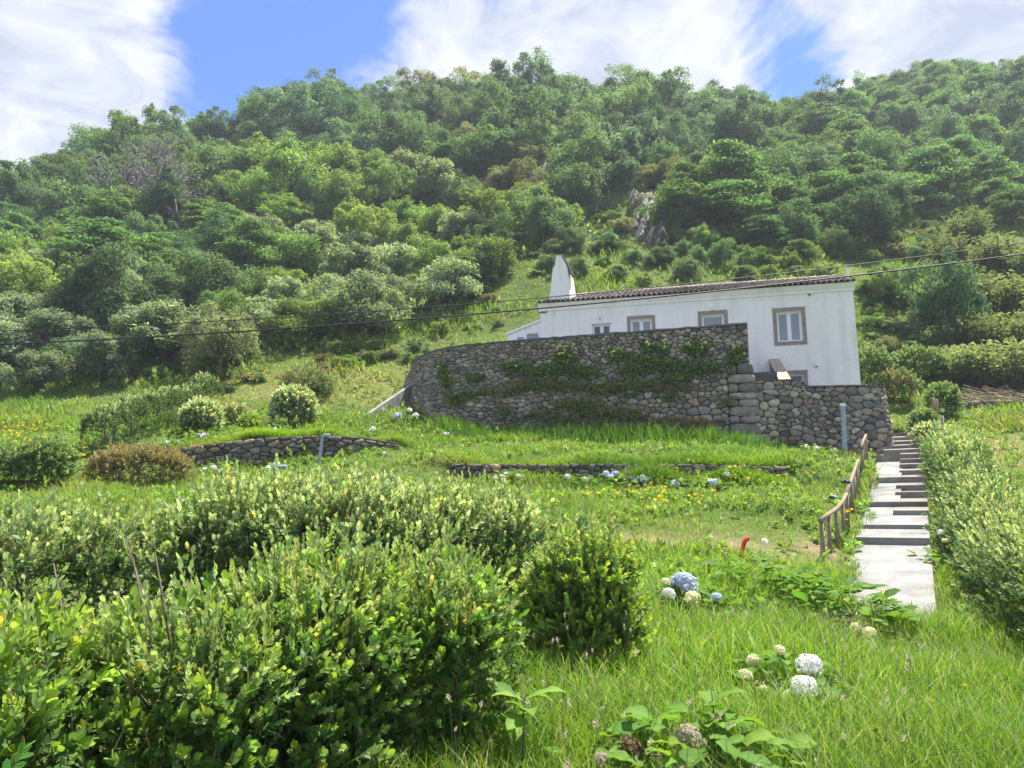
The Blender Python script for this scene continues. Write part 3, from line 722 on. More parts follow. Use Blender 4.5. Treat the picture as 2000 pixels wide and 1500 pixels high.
# chimney: wide tapering hood, shoulder, narrow top, tiles leaning on its back edge
def chimney():
    yc = 0.25
    def u(px, py): return FAC(px, py, yc)
    bl = u(1071, 588); sl_ = u(1080, 523); sl2 = u(1084, 520); tl = u(1086.5, 499); tr = u(1096, 499); sr = u(1103.5, 521); sr2 = u(1107, 523); br = u(1114, 583)
    lo = min(bl[1], br[1]) - 0.35
    dp = {'b': 1.25, 's': 0.62, 's2': 0.52, 't': 0.22}
    rows = [(bl[0] - 0.02, br[0] + 0.03, lo, yc - 0.02, dp['b'] + 0.05), (sl_[0], sr2[0], sl_[1], yc, dp['s'] + 0.1), (sl2[0], sr[0], sl2[1] + 0.03, yc + 0.01, dp['s2'] + 0.1), (tl[0], tr[0], tl[1], yc + 0.01, dp['t'] + 0.1)]
    V = []
    for (ua, ub, z, y, d) in rows: V += [(ua, y, z), (ub, y, z), (ub + 0.12 * (z < 12), y + d, z), (ua, y + d, z)]
    F = [[4 * k + i, 4 * k + (i + 1) % 4, 4 * k + 4 + (i + 1) % 4, 4 * k + 4 + i] for k in range(3) for i in range(4)] + [[12, 13, 14, 15]]
    c = hb('chimney', [(np.array(V), F)], M['plaster'])
    t3 = rows[3]
    hb('chimney_cap', [box(t3[0] - 0.02, t3[1] + 0.02, t3[3] - 0.02, t3[3] + t3[4] + 0.03, t3[2] + 0.002, t3[2] + 0.05)], M['trim'], c)
    mb = MB(); a = np.array((t3[1] + 0.06, t3[3] + 0.14, t3[2] + 0.0)); e = FAC(1119, 540, 0.5); b = np.array((e[0], 0.5, e[1]))
    d = b - a; L = np.linalg.norm(d); ez = d / L; ex_ = np.array((0, 1.0, 0)); ey_ = np.cross(ez, ex_); ey_ /= np.linalg.norm(ey_)
    bx = box(-0.16, 0.16, -0.05, 0.05, 0, L)
    mb.add(a + bx[0][:, 0:1] * ex_ + bx[0][:, 1:2] * ey_ + bx[0][:, 2:3] * ez, bx[1], TC[2])
    mb.build('leaning_tile_row', M['tile'], c)
chimney()
# annex with a lean-to roof on the left
def annex():
    ul, zl = FAC(990, 655); zr = FAC(1055, 627)[1]
    c = hb('annex_wall', [([(ul, 0.06, HBASE + 1), (0, 0.06, HBASE + 1), (0, 0.06, zr), (ul, 0.06, zl), (ul, 3.2, HBASE + 1), (0, 3.2, HBASE + 1), (0, 3.2, zr), (ul, 3.2, zl)], [[0, 1, 2, 3], [4, 7, 6, 5], [0, 3, 7, 4], [3, 2, 6, 7]])], M['plaster'])
    d = 0.09
    hb('annex_roof', [([(ul - .06, -0.02, zl), (0.0, -0.02, zr), (0.0, -0.02, zr + d), (ul - .06, -0.02, zl + d), (ul - .06, 3.3, zl), (0, 3.3, zr), (0, 3.3, zr + d), (ul - .06, 3.3, zl + d)], [[0, 1, 2, 3], [4, 7, 6, 5], [0, 3, 7, 4], [3, 2, 6, 7], [0, 4, 5, 1]])], M['white_paint'])
    for (x0, x1, yt) in ((1008, 1025, 656), (1029, 1050, 652)):
        u0, z1 = FAC(x0, yt); u1, _ = FAC(x1, yt)
        w = hb('window', [box(u0, u1, 0.02, 0.058, z1 - 0.06, z1), box(u0, u0 + 0.05, 0.02, 0.058, z1 - 0.7, z1 - 0.06), box(u1 - 0.05, u1, 0.02, 0.058, z1 - 0.7, z1 - 0.06)], M['trim'] if x0 > 1020 else M['white_paint'])
        hb('pane', [box(u0 + 0.05, u1 - 0.05, 0.035, 0.055, z1 - 0.7, z1 - 0.06)], M['glass'], w)
annex()
def lamp(px, py, r, h, label):
    u, z = FAC(px, py); hw = HW(u, -0.07, z)
    t = thing('wall_lamp', hw, label, 'lamp', local=True, rz=HZ)
    V, F = tube([(0, 0, -h / 2), (0, 0, h / 2)], r, 12); mb = MB(); mb.add(V, F); mb.build('lamp_body', M['white_paint'], t)
    V, F = tube([(0, 0, -h / 2 - 0.012), (0, 0, -h / 2 - 0.001)], r * 0.8, 12); mb = MB(); mb.add(V, F); mb.build('lens', M['black'], t)
    mb = MB(); mb.add(*box(-0.03, 0.03, r * 0.7, 0.075, -0.03, 0.03)); mb.build('bracket', M['white_paint'], t)
lamp(1172, 620, 0.05, 0.13, 'small white cylinder wall lamp above the dark unframed window')
lamp(1392, 604, 0.06, 0.16, 'white cylinder wall lamp above the half-hidden house door')
u_, z_ = FAC(1594, 711); t = thing('wall_lamp', HW(u_, -0.06, z_), 'white box wall lamp beside the lower doorway', 'lamp', local=True, rz=HZ)
mb = MB(); mb.add(*box(-0.06, 0.06, -0.05, 0.062, -0.09, 0.09)); mb.build('lamp_body', M['white_paint'], t)
mb = MB(); mb.add(*box(-0.045, 0.045, -0.04, 0.05, -0.105, -0.091)); mb.build('lens', M['black'], t)
u_, z_ = FAC(1581, 576); t = thing('vent', HW(u_, -0.01, z_), 'small dark round vent high on the white facade', 'vent', local=True, rz=HZ)
V, F = tube([(0, -0.05, 0), (0, 0.02, 0)], 0.045, 12); mb = MB(); mb.add(V, F); mb.build('vent_cap', M['trim'], t)
V, F = tube([(0, -0.056, 0), (0, -0.051, 0)], 0.03, 12); mb = MB(); mb.add(V, F); mb.build('opening', M['black'], t)
# plaque at the top left of the facade
u0, z1 = FAC(1056, 603); u1, z0 = FAC(1067.5, 611)
t = thing('wall_plaque', HW((u0 + u1) / 2, -0.02, z0), 'small yellow and black plaque under the left eave', 'sign', local=True, rz=HZ)
w_, h_ = (u1 - u0), (z1 - z0)
mb = MB(); mb.add(*box(-w_ / 2, w_ / 2, -0.01, 0.015, 0, h_)); mb.build('board', M['black'], t)
mb = MB()
V, F = tube([(w_ * 0.14, -0.016, h_ * 0.55), (w_ * 0.14, -0.011, h_ * 0.55)], h_ * 0.36, 16); mb.add(V, F); mb.add(*box(-w_ * 0.42, -w_ * 0.30, -0.016, -0.011, h_ * 0.2, h_ * 0.4)); mb.build('emblem', M['yellow'], t)
mb = MB(); V, F = tube([(w_ * 0.22, -0.021, h_ * 0.58), (w_ * 0.22, -0.017, h_ * 0.58)], h_ * 0.13, 12); mb.add(V, F); mb.build('emblem_centre', M['black'], t)
# service mast on the right end of the roof
um, zm = FAC(1656.5, 549, 0.2); _, zt_ = FAC(1655, 523, 0.2)
t = thing('service_mast', HW(um, 0.2, zm - 0.25), 'short white service mast with bracket on the right end of the roof', 'mast', local=True, rz=HZ)
hm = zt_ - zm + 0.25
V, F = tube([(0, 0, 0), (0, 0, hm)], 0.045, 10); mb = MB(); mb.add(V, F); mb.build('pole', M['white_paint'], t)
V, F = tube([(0, 0, hm), (0.06, -0.02, hm + 0.06), (0.13, -0.03, hm + 0.05), (0.15, -0.03, hm - 0.02)], 0.04, 8); mb = MB(); mb.add(V, F); mb.build('weather_head', M['pvc'], t)
V, F = tube([(-0.12, 0, hm + 0.11), (0.0, 0, hm + 0.10), (0.10, 0, hm + 0.12)], 0.022, 6); mb = MB(); mb.add(V, F); mb.build('bracket', M['black'], t)
# terraces behind the walls
mb = MB(); q = [HW(-1.4, -0.02), HW(-3.4, 3.5)[:2], *[tuple(p + np.array((0.3, 0.35))) for p in pl[:-1]], (8.0, 24.9), HW(8.0, -0.02)]
zt1 = 7.0; V = [(p[0], p[1], zt1) for p in q]; mb.add(V, [list(range(len(V)))]); o = mb.build('terrace', M['concrete']); o['kind'] = 'structure'
mb = MB(); q = [HW(7.9, -0.02), (8.2, 24.6), (11.5, 24.15), (12.1, 24.4), (12.6, 26.0), HW(HLEN + 0.5, 0.0)]; V = [(p[0], p[1], 4.62) for p in q]; mb.add(V, [list(range(len(V)))]); o = mb.build('terrace', M['concrete']); o['kind'] = 'structure'
# sloped stair parapet between the two terraces
def parapet():
    ua, za = FAC(1502, 700, -0.15); ub, _ = FAC(1523, 701, -0.15); D = -2.3
    uc, zc_ = FAC(1521, 741, D); ud, _ = FAC(1545, 741, D)
    w = (ub - ua); r = thing('stair_parapet', HW(ua, -1, 4.6), 'sloped stair parapet with tan coping in front of the white facade', 'parapet', local=True, rz=HZ)
    ox = ua
    A = [(0, 0.98, za), (w, 0.98, za), (ud - ox, D + 1, zc_), (uc - ox, D + 1, zc_)]
    th = 0.09; off = 4.6
    Vt = [(x, y, z - off) for x, y, z in A] + [(x, y, z - th - off) for x, y, z in A]
    F = [[0, 3, 2, 1], [4, 5, 6, 7], [0, 1, 5, 4], [1, 2, 6, 5], [2, 3, 7, 6], [3, 0, 4, 7]]
    mb = MB(); mb.add(Vt, F); mb.build('coping', M['tan'], r)
    g = 0.03
    B = [(g, 0.95, za - th - 0.003), (w - g, 0.95, za - th - 0.003), (ud - ox - g, D + 1.04, zc_ - th - 0.003), (uc - ox + g, D + 1.04, zc_ - th - 0.003)]
    Vb = [(x, y, z - off) for x, y, z in B] + [(x, y, 0.02) for x, y, z in B]
    mb = MB(); mb.add(Vb, F); mb.build('parapet_wall', M['cap'], r)
    # dark ledge joining the parapet and the corner of the big wall
    ul, zl = FAC(1466, 729, -1.8); ur, _ = FAC(1500, 729, -1.8)
    mb = MB(); mb.add(*box(ul - ox - 0.3, ur - ox + 0.3, -0.9, -0.6, 0.02, zl - off)); mb.build('ledge', M['cap'], r)
parapet()
# concrete ramp kerb left of the wall
def ramp():
    a, b = P(713, 812, 27.4), P(802, 764, 30.6); a[2] = max(a[2], T1(a[0], a[1])); d = norm((b - a)[None])[0]; n = np.array((d[1], -d[0], 0)); n /= np.linalg.norm(n)
    V = []
    for p, h in ((a, 0.02), (b, 0.28)):
        for s in (-0.09, 0.09): V += [tuple(p + n * s + np.array((0, 0, h))), tuple(p + n * s - np.array((0, 0, 0.75)))]
    mb = MB(); mb.add(V, [[0, 2, 6, 4], [1, 5, 7, 3], [0, 1, 3, 2], [4, 6, 7, 5], [0, 4, 5, 1], [2, 3, 7, 6]])
    tag(mb.build('ramp_kerb', M['concrete']), 'pale concrete ramp side sloping up to the curved end of the stone wall', 'ramp')
ramp()

# ------------------------------------------------------------------ cables, pipes, railing and small things
def cable(name, pts, Y, r, label):
    pts = [P(px, py, Y) for px, py in pts]; xs = np.array([p[0] for p in pts]); zs = np.array([p[2] for p in pts]); k = np.polyfit(xs, zs, 2)
    X = np.linspace(-34, 34, 90); V, F = tube(np.stack([X, np.full_like(X, Y), np.polyval(k, X)], 1), r, 6)
    mb = MB(); mb.add(V, F); return tag(mb.build(name, M['cable'], None, True), label, 'cable', 'overhead cables crossing in front of the house'), k
c1, k1 = cable('overhead_cable', [(2000, 497), (1650, 539), (1340, 574), (1060, 602), (600, 640), (0, 672)], 20.0, 0.022, 'thick black overhead cable, the lower of two crossing the facade')
c2, k2 = cable('overhead_cable', [(2000, 477), (1650, 516), (1480, 536), (1128, 577), (960, 592), (600, 618), (0, 645)], 20.6, 0.014, 'thin dark overhead cable, the upper of two passing the chimney')
for x in (-34.0, 34.0):
    zg = T1(x, 20.3); zt2 = max(np.polyval(k1, x), np.polyval(k2, x)) + 0.5
    t = thing('utility_pole', (x, 20.3, zg), 'wooden utility pole carrying the overhead cables', 'pole', 'poles of the overhead cables')
    V, F = tube([(x, 20.3, zg - 0.3), (x, 20.3, zt2)], (0.14, 0.1), 8); mb = MB(); mb.add(V, F); mb.build('pole', M['wood'], t, True)
    mb = MB(); mb.add(*box(x - 0.05, x + 0.05, 19.8, 20.8, zt2 - 0.6, zt2 - 0.5)); mb.build('crossarm', M['wood'], t)
def pipe(pts, r, label, cap=False):
    pts = np.array(pts); t = thing('vent_pipe', (pts[0][0], pts[0][1], T1(pts[0][0], pts[0][1])), label, 'pipe')
    V, F = tube(pts, r, 12); mb = MB(); mb.add(V, F); mb.build('pipe', M['pvc'], t)
    e = pts[-1]; dn = norm((pts[-1] - pts[-2])[None])[0]; V, F = tube([e - dn * 0.06, e + dn * 0.03], r * 1.25, 12); mb = MB(); mb.add(V, F); mb.build('pipe_cap' if cap else 'pipe_collar', M['white_paint'] if cap else M['pvc'], t)
b = P(1650, 884, 22.9); tp = P(1646, 790, 22.9)
pipe([(b[0], b[1], b[2] - 0.3), tp], 0.075, 'upright grey blue capped pipe in front of the boulder wall', True)
b = P(624, 895, 20.9); tp = P(630, 852, 20.9); pipe([(b[0], b[1], b[2] - 0.3), b, tp, tp + (0.03, 0, 0.03), tp + (0.18, 0, 0.02)], 0.045, 'bent grey vent pipe standing before the dark terrace wall')
b = P(536, 950, 17.5); tp = P(536, 914, 17.5); pipe([(b[0], b[1], b[2] - 0.5), b, tp, tp + (0.03, 0, 0.03), tp + (0.26, 0, 0.02)], 0.045, 'bent grey vent pipe rising behind the trimmed hedge')
b = P(1451, 1098, 11.5); pts = [P(1451, 1108, 11.5), P(1450, 1085, 11.5), P(1451, 1070, 11.5), P(1455, 1056, 11.5), P(1462, 1050, 11.5)]
t = thing('flexible_conduit', pts[0], 'curved red plastic conduit sticking out of bare soil', 'pipe')
V, F = tube(np.array(pts), 0.032, 8); mb = MB(); mb.add(V, F); mb.build('conduit', M['red'], t, True)
mb = MB()
for k in range(12):
    f = k / 11 * 3.8; i = int(f); c = np.array(pts[i]) * (1 - f + i) + np.array(pts[min(i + 1, 4)]) * (f - i); dn = norm((np.array(pts[min(i + 1, 4)]) - np.array(pts[i]))[None])[0]
    V, F = tube([c - dn * 0.006, c + dn * 0.006], 0.037, 8); mb.add(V, F)
o = mb.build('ribs', M['red'], t); o['kind'] = 'stuff'
def stick(px, py, Y, h, dx, label, r=0.02):
    b = P(px, py, Y); t_ = np.array((b[0] + dx, b[1], b[2] + h)); V, F = tube([b - (0, 0, 0.2), (b + t_) / 2 + (0.01, 0, 0), t_], (r, r * 0.9, r * 0.7), 6); mb = MB(); mb.add(V, F)
    tag(mb.build('garden_stake', M['wood'], None, True), label, 'stake')
stick(1226, 962, 16.5, 0.55, -0.05, 'thin pale stake beside the hydrangea row')
stick(1110, 1062, 8.0, 0.35, -0.06, 'pale cut stem between the dark hedge and the round shrub', 0.018)
# wooden handrail
def railing():
    posts = [(1605, 1096, 1018, 12.4), (1620, 1088, 1008, 12.9), (1634, 1066, 998, 13.4), (1646, 1040, 985, 14.0), (1655, 1024, 965, 14.7), (1664, 992, 940, 16.0), (1668, 975, 928, 16.8), (1674, 950, 910, 17.8), (1677, 940, 902, 18.3), (1684, 926, 875, 19.6), (1688, 912, 862, 20.6), (1692, 900, 852, 21.6)]
    a = P(1605, 1096, 12.4); root = thing('handrail', a, 'rustic log handrail on leaning posts along the concrete path', 'railing')
    tops = []
    for (px, yb, yt, Y) in posts:
        b, t_ = P(px + 1, yb, Y), P(px - 1, yt, Y); b[2] = min(b[2], T1(b[0], b[1])) - 0.15; r = rng.uniform(0.032, 0.042); md = (b + t_) / 2 + rng.normal(0, 0.008, 3)
        V, F = tube([b, md, t_], (r, r * 0.95, r * 0.88), 8); mb = MB(); mb.add(V, F); mb.build('post', M['wood'], root, True); tops.append(t_)
    for (i, j) in ((0, 4), (4, 8), (9, 11)):
        p, q = tops[i], tops[j]; d = (q - p) / np.linalg.norm(q - p); pts = [p - d * 0.08 + (0, 0, 0.03)] + [tops[k] + (0, 0, 0.035) for k in range(i + 1, j)] + [q + d * 0.1 + (0, 0, 0.03)]
        V, F = tube(pts, np.linspace(0.042, 0.034, len(pts)), 8); mb = MB(); mb.add(V, F); mb.build('rail', M['wood'], root, True)
railing()
def rag(px, py, Y, sc, label, seed):
    st = np.random.default_rng(seed); c = P(px, py, Y); t = thing('tied_strap', c, label, 'strap')
    for nm, mt, off in (('strap', 'black', 0.0), ('loose_end', 'blue_rag', 0.04)):
        g = 6; V = []
        for i in range(g):
            for k in range(4):
                a = k / 3 * 2.2 + off * 8; V.append(c + sc * np.array(((i / 5 - 0.7) * 1.2 + st.normal(0, .06), 0.25 * math.cos(a) - 0.05, 0.3 * math.sin(a) * (1 - 0.4 * i / 5) + st.normal(0, .08) + off * 3)))
        F = [[i * 4 + k, i * 4 + k + 1, i * 4 + k + 5, i * 4 + k + 4] for i in range(g - 1) for k in range(3)]
        V = np.array(V); n = len(V); V2 = V + np.array((0.0, 0.012, 0.012)); F2 = [[q + n for q in f][::-1] for f in F]
        mb = MB(); mb.add(np.concatenate([V, V2]), F + F2); mb.build(nm, M[mt], t)
rag(1632, 974, 13.55, 0.13, 'black strap tied over the near log of the handrail', 4)
rag(1658, 944, 15.4, 0.15, 'blue grey and black straps knotted where the rail logs meet', 9)
# fence posts at the edge of the field, plank by the steps
for (px, yb, yt, Y, dx, lab) in ((1843, 905, 812, 22.0, 3, 'tall pale fence post at the field edge'), (1850, 906, 850, 21.6, 0, 'short mossy fence post beside the tall pale one'), (1859, 908, 858, 21.4, 0, 'short brown fence post nearest the dry field'), (1823, 812, 776, 26.5, 0, 'thin grey fence post beside the clipped column shrub'), (1830, 815, 780, 26.8, 1, 'thin leaning fence post above the steps')):
    b, tp = P(px, yb, Y), P(px + dx * -1, yt, Y); t_ = P(px, yb, Y); V, F = tube([b - (0, 0, 0.25), (b + tp) / 2 + (0.015, 0, 0), tp], (0.05, 0.047, 0.042), 7); mb = MB(); mb.add(V, F); tag(mb.build('fence_post', M['wood'], None, True), lab, 'post', 'posts of the field fence')
a, b = P(1727, 806, 27.0), P(1741, 826, 26.6); d = b - a; nrm = np.array((0.09, 0.02, 0.02))
mb = MB(); mb.add([a - nrm, a + nrm, b + nrm, b - nrm, a - nrm - (0, 0, .05), a + nrm - (0, 0, .05), b + nrm - (0, 0, .05), b - nrm - (0, 0, .05)], [[0, 3, 2, 1], [4, 5, 6, 7], [0, 1, 5, 4], [1, 2, 6, 5], [2, 3, 7, 6], [3, 0, 4, 7]])
tag(mb.build('plank', M['tan']), 'pale plank lying on the grass above the steps', 'plank')

# ------------------------------------------------------------------ leaf shapes
def leaf6(L, W, fold=0.25, curl=0.12, wide=0.5):
    """six-vertex folded leaf, base at the origin, pointing +Z, face towards +Y"""
    z1, z2 = L * (wide - 0.12), L * (wide + 0.28)
    V = np.array([(0, 0, 0), (W / 2, -fold * W / 2, z1), (W * 0.40, -fold * W * 0.4 - curl * L * 0.4, z2), (0, -curl * L, L), (-W * 0.40, -fold * W * 0.4 - curl * L * 0.4, z2), (-W / 2, -fold * W / 2, z1)])
    return V, np.array([(0, 1, 2, 3), (0, 3, 4, 5)])
def leaf4(L, W, fold=0.25, curl=0.1):
    V = np.array([(0, 0, 0), (W / 2, -fold * W / 2, L * 0.5), (0, -curl * L, L), (-W / 2, -fold * W / 2, L * 0.5)])
    return V, np.array([(0, 1, 2), (0, 2, 3)])
def rot_axis(v, ax, a):
    ax = np.asarray(ax, float) / np.linalg.norm(ax); c, s = math.cos(a), math.sin(a)
    return v * c + np.cross(ax, v) * s + np.outer(v @ ax, ax) * (1 - c)
def sprig_proto(nleaf, L, W, length, c_old, c_new, six=True, seed=0, open_lo=1.15, open_hi=0.35, stem=True, spread=1.0):
    st = np.random.default_rng(seed); mb = MB()
    for k in range(nleaf):
        f = (k + 0.5) / nleaf; ll = L * st.uniform(0.75, 1.12) * (1.0 - 0.25 * f); v, F = (leaf6 if six else leaf4)(ll, W * st.uniform(0.85, 1.15) * (1 - 0.15 * f), st.uniform(0.1, 0.4), st.uniform(-0.05, 0.2))
        op = open_lo + (open_hi - open_lo) * f + st.normal(0, 0.12)
        v = rot_axis(v, (1, 0, 0), -op * spread)                # tilt away from the stem, upper face to the sky
        v = rot_axis(v, (0, 0, 1), k * 2.39996 + st.normal(0, 0.2)); v = v + np.array((0, 0, length * f))
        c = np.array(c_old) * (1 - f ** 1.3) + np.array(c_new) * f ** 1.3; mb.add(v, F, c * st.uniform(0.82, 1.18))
    if stem:
        V, F = tube([(0, 0, -length * 0.4), (0, 0, length)], (0.0035, 0.0015), 3, False); mb.add(V, F, (0.22, 0.2, 0.13))
    return np.concatenate(mb.V), mb.F, np.concatenate(mb.C)
def merge(fs):
    by = {}
    for f in fs: by.setdefault(f.shape[1], []).append(f)
    return [np.concatenate(v) for v in by.values()]
def mkproto(*a, **k):
    v, f, c = sprig_proto(*a, **k); return v, merge(f), c

# ------------------------------------------------------------------ bushes and hedges
def lobe_points(lobes, n, zmin=-0.35, sq=0.75, jit=0.10, deep=0.25):
    lobes = np.asarray(lobes, float); area = (lobes[:, 3] * lobes[:, 4] + lobes[:, 3] * lobes[:, 5] + lobes[:, 4] * lobes[:, 5]); pr = area / area.sum()
    P_, N_ = [], []
    need = n; guard = 0
    while need > 0 and guard < 30:
        m = int(need * 1.8) + 20; k = rng.choice(len(lobes), m, p=pr); d = unit(m); d[:, 2] = np.where(d[:, 2] < zmin, -d[:, 2] * 0.6, d[:, 2])
        e = np.sign(d) * np.abs(d) ** sq; e /= (np.abs(e) ** (2 / sq * 0.5 + 1)).sum(1)[:, None] ** (1 / (2 / sq * 0.5 + 1))
        r = lobes[k, 3:6]; s = 1 + rng.normal(0, jit, m); dd = rng.random(m) < deep; s = np.where(dd, rng.uniform(0.55, 0.95, m), s)
        p = lobes[k, :3] + e * r * s[:, None]
        q = (p[:, None, :] - lobes[None, :, :3]) / lobes[None, :, 3:6]; rad = (np.abs(q) ** 2.6).sum(2) ** (1 / 2.6); rad[np.arange(m), k] = 9
        ok = (rad.min(1) > 0.86) & (p[:, 2] > T(p[:, 0], p[:, 1]) + 0.02)
        nn = norm(d / r)
        P_.append(p[ok][:need]); N_.append(nn[ok][:need]); need -= len(P_[-1]); guard += 1
    return np.concatenate(P_), np.concatenate(N_)
def bush(name, label, cat, lobes, protos, n, scale, up=0.6, rnd=0.35, group=None, parts=0, tips=None, ntips=0, stems=5, mat='leaf', tint_v=0.15, jit=0.09, deep=0.25, twig=0.02, sq=0.75, young=None, lit_young_z=0.35):
    lobes = np.asarray(lobes, float); c = lobes[:, :2].mean(0); z0 = T1(*c)
    root = thing(name, (c[0], c[1], z0), label, cat, group)
    pos, nr = lobe_points(lobes, n, jit=jit, deep=deep, sq=sq)
    ax = norm(nr * 0.7 + np.array((0, 0, up)) + rng.normal(0, rnd, pos.shape)); sc = scale * rng.uniform(0.6, 1.35, len(pos))
    tint = 1 + rng.normal(0, tint_v, (len(pos), 1)) + rng.normal(0, 0.05, (len(pos), 3)); old = rng.random((len(pos), 1)) < 0.025; tint = np.where(old, tint * np.array((1.55, 1.12, 0.8)), tint); tint = np.clip(tint, 0.45, 2.4)
    vis = np.argsort((pos[:, 0] ** 2 + pos[:, 1] ** 2)); own = set()
    if parts:
        near = vis[:parts * 4]; pick = rng.choice(near, min(parts, len(near)), False); own = set(pick.tolist())
        meshes = []
        for k, pr in enumerate(protos):
            me = MB(); me.add(pr[0], pr[1], pr[2]); o = me.build('leaf_sprig', M['sprig'], root, True); meshes.append(o)
        usedp = set()
        for i in pick:
            k = int(rng.integers(len(protos)))
            if k in usedp: o = obj('leaf_sprig', meshes[k].data, root)
            else: o = meshes[k]; usedp.add(k)
            o.rotation_mode = 'QUATERNION'; o.rotation_quaternion = Vector(ax[i]).to_track_quat('Z', 'Y'); o.location = tuple(pos[i]); o.scale = (sc[i],) * 3
        for k in range(len(protos)):
            if k not in usedp: o = meshes[k]; o.location = tuple(pos[vis[k]]); o.scale = (scale,) * 3
    rest = np.array([i for i in range(len(pos)) if i not in own]); mb = MB(); ch = rng.integers(len(protos), size=len(rest))
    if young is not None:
        yg = (nr[rest, 2] > lit_young_z) & (rng.random(len(rest)) < 0.75); ch = np.where(yg, len(protos) + rng.integers(len(young), size=len(rest)), ch)  # sprigs facing up go paler: new growth plus sunlit top put into colour
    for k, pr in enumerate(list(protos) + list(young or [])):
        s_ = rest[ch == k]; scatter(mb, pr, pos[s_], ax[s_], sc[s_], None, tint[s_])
    if ntips:      # long shoots standing above the top
        p2, n2 = lobe_points(lobes, ntips * 3, jit=0.02, deep=0.0); sel = np.argsort(-n2[:, 2])[:ntips]
        scatter(mb, tips, p2[sel], norm(np.array((0, 0, 1.0)) + rng.normal(0, 0.22, (len(sel), 3))), scale * rng.uniform(0.8, 1.5, len(sel)), None, 1 + rng.normal(0, 0.12, (len(sel), 1)) + rng.normal(0, 0.03, (len(sel), 3)))
    o = mb.build('foliage', M[mat], root, True); o['kind'] = 'stuff'
    for k in range(stems):
        l = lobes[k % len(lobes)]; bx = l[0] + rng.normal(0, l[3] * 0.25); by = l[1] + rng.normal(0, l[4] * 0.25); tp = l[:3] + rng.normal(0, 0.35, 3) * l[3:6] + (0, 0, l[5] * 0.25)
        zb_ = T1(bx, by); md = (np.array((bx, by, zb_)) + tp) / 2 + rng.normal(0, 0.06, 3); V, F = tube([(bx, by, zb_ - 0.05), md, tp], (twig, twig * 0.75, twig * 0.4), 6)
        mbs = MB(); mbs.add(V, F)
        for q in range(3):
            e = tp + rng.normal(0, 0.3, 3) * l[3:6] + (0, 0, 0.3 * l[5]); V, F = tube([md, (md + e) / 2 + rng.normal(0, 0.03, 3), e], (twig * 0.6, twig * 0.45, twig * 0.2), 4); mbs.add(V, F)
        mbs.build('stem', M['bark'], root, True)
    return root
def hedge_lobes(pts, step, rx, rz_top, taper=0.1):
    """lobes along a plan polyline; rz_top: (height above ground at first, last)"""
    u, xy = resample(pts, step); out = []
    for i, (x, y) in enumerate(xy):
        f = i / max(1, len(xy) - 1); h = rz_top[0] * (1 - f) + rz_top[1] * f; h *= 1 + rng.normal(0, 0.05); g = T1(x, y); r = rx * (1 + rng.normal(0, 0.06))
        out.append((x + rng.normal(0, 0.05), y + rng.normal(0, 0.05), g + h * 0.3, r, r, h * 0.7))
    return out
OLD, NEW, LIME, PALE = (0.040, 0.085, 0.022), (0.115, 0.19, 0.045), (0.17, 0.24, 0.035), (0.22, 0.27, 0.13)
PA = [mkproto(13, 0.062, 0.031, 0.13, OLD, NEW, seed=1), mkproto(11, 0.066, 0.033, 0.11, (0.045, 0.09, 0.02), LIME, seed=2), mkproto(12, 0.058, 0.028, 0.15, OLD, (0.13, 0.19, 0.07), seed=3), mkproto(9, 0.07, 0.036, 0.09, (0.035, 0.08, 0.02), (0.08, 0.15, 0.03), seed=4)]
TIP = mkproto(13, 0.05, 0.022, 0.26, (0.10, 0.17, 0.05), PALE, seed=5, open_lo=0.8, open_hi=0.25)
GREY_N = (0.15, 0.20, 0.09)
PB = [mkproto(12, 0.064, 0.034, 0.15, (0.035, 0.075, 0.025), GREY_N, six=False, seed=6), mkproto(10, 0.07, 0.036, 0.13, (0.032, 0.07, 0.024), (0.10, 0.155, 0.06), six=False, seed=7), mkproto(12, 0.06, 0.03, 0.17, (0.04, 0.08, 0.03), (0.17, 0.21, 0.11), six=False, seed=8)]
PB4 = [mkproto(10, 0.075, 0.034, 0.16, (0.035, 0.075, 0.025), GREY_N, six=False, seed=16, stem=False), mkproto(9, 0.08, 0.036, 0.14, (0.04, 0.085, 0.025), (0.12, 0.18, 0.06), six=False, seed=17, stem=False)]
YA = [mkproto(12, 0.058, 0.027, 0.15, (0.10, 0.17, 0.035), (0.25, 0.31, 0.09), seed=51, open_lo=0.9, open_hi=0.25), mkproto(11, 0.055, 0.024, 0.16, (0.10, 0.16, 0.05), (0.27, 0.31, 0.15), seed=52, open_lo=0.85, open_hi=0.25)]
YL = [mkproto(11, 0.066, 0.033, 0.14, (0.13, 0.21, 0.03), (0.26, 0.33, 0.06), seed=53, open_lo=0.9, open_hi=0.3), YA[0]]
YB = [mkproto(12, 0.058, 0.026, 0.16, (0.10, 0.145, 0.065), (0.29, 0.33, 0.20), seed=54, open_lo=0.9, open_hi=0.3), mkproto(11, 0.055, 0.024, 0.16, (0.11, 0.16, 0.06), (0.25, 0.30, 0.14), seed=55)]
DK4 = [mkproto(10, 0.075, 0.034, 0.14, (0.026, 0.056, 0.020), (0.062, 0.100, 0.036), six=False, seed=56, stem=False), mkproto(9, 0.08, 0.036, 0.13, (0.03, 0.06, 0.02), (0.085, 0.125, 0.05), six=False, seed=57, stem=False)]
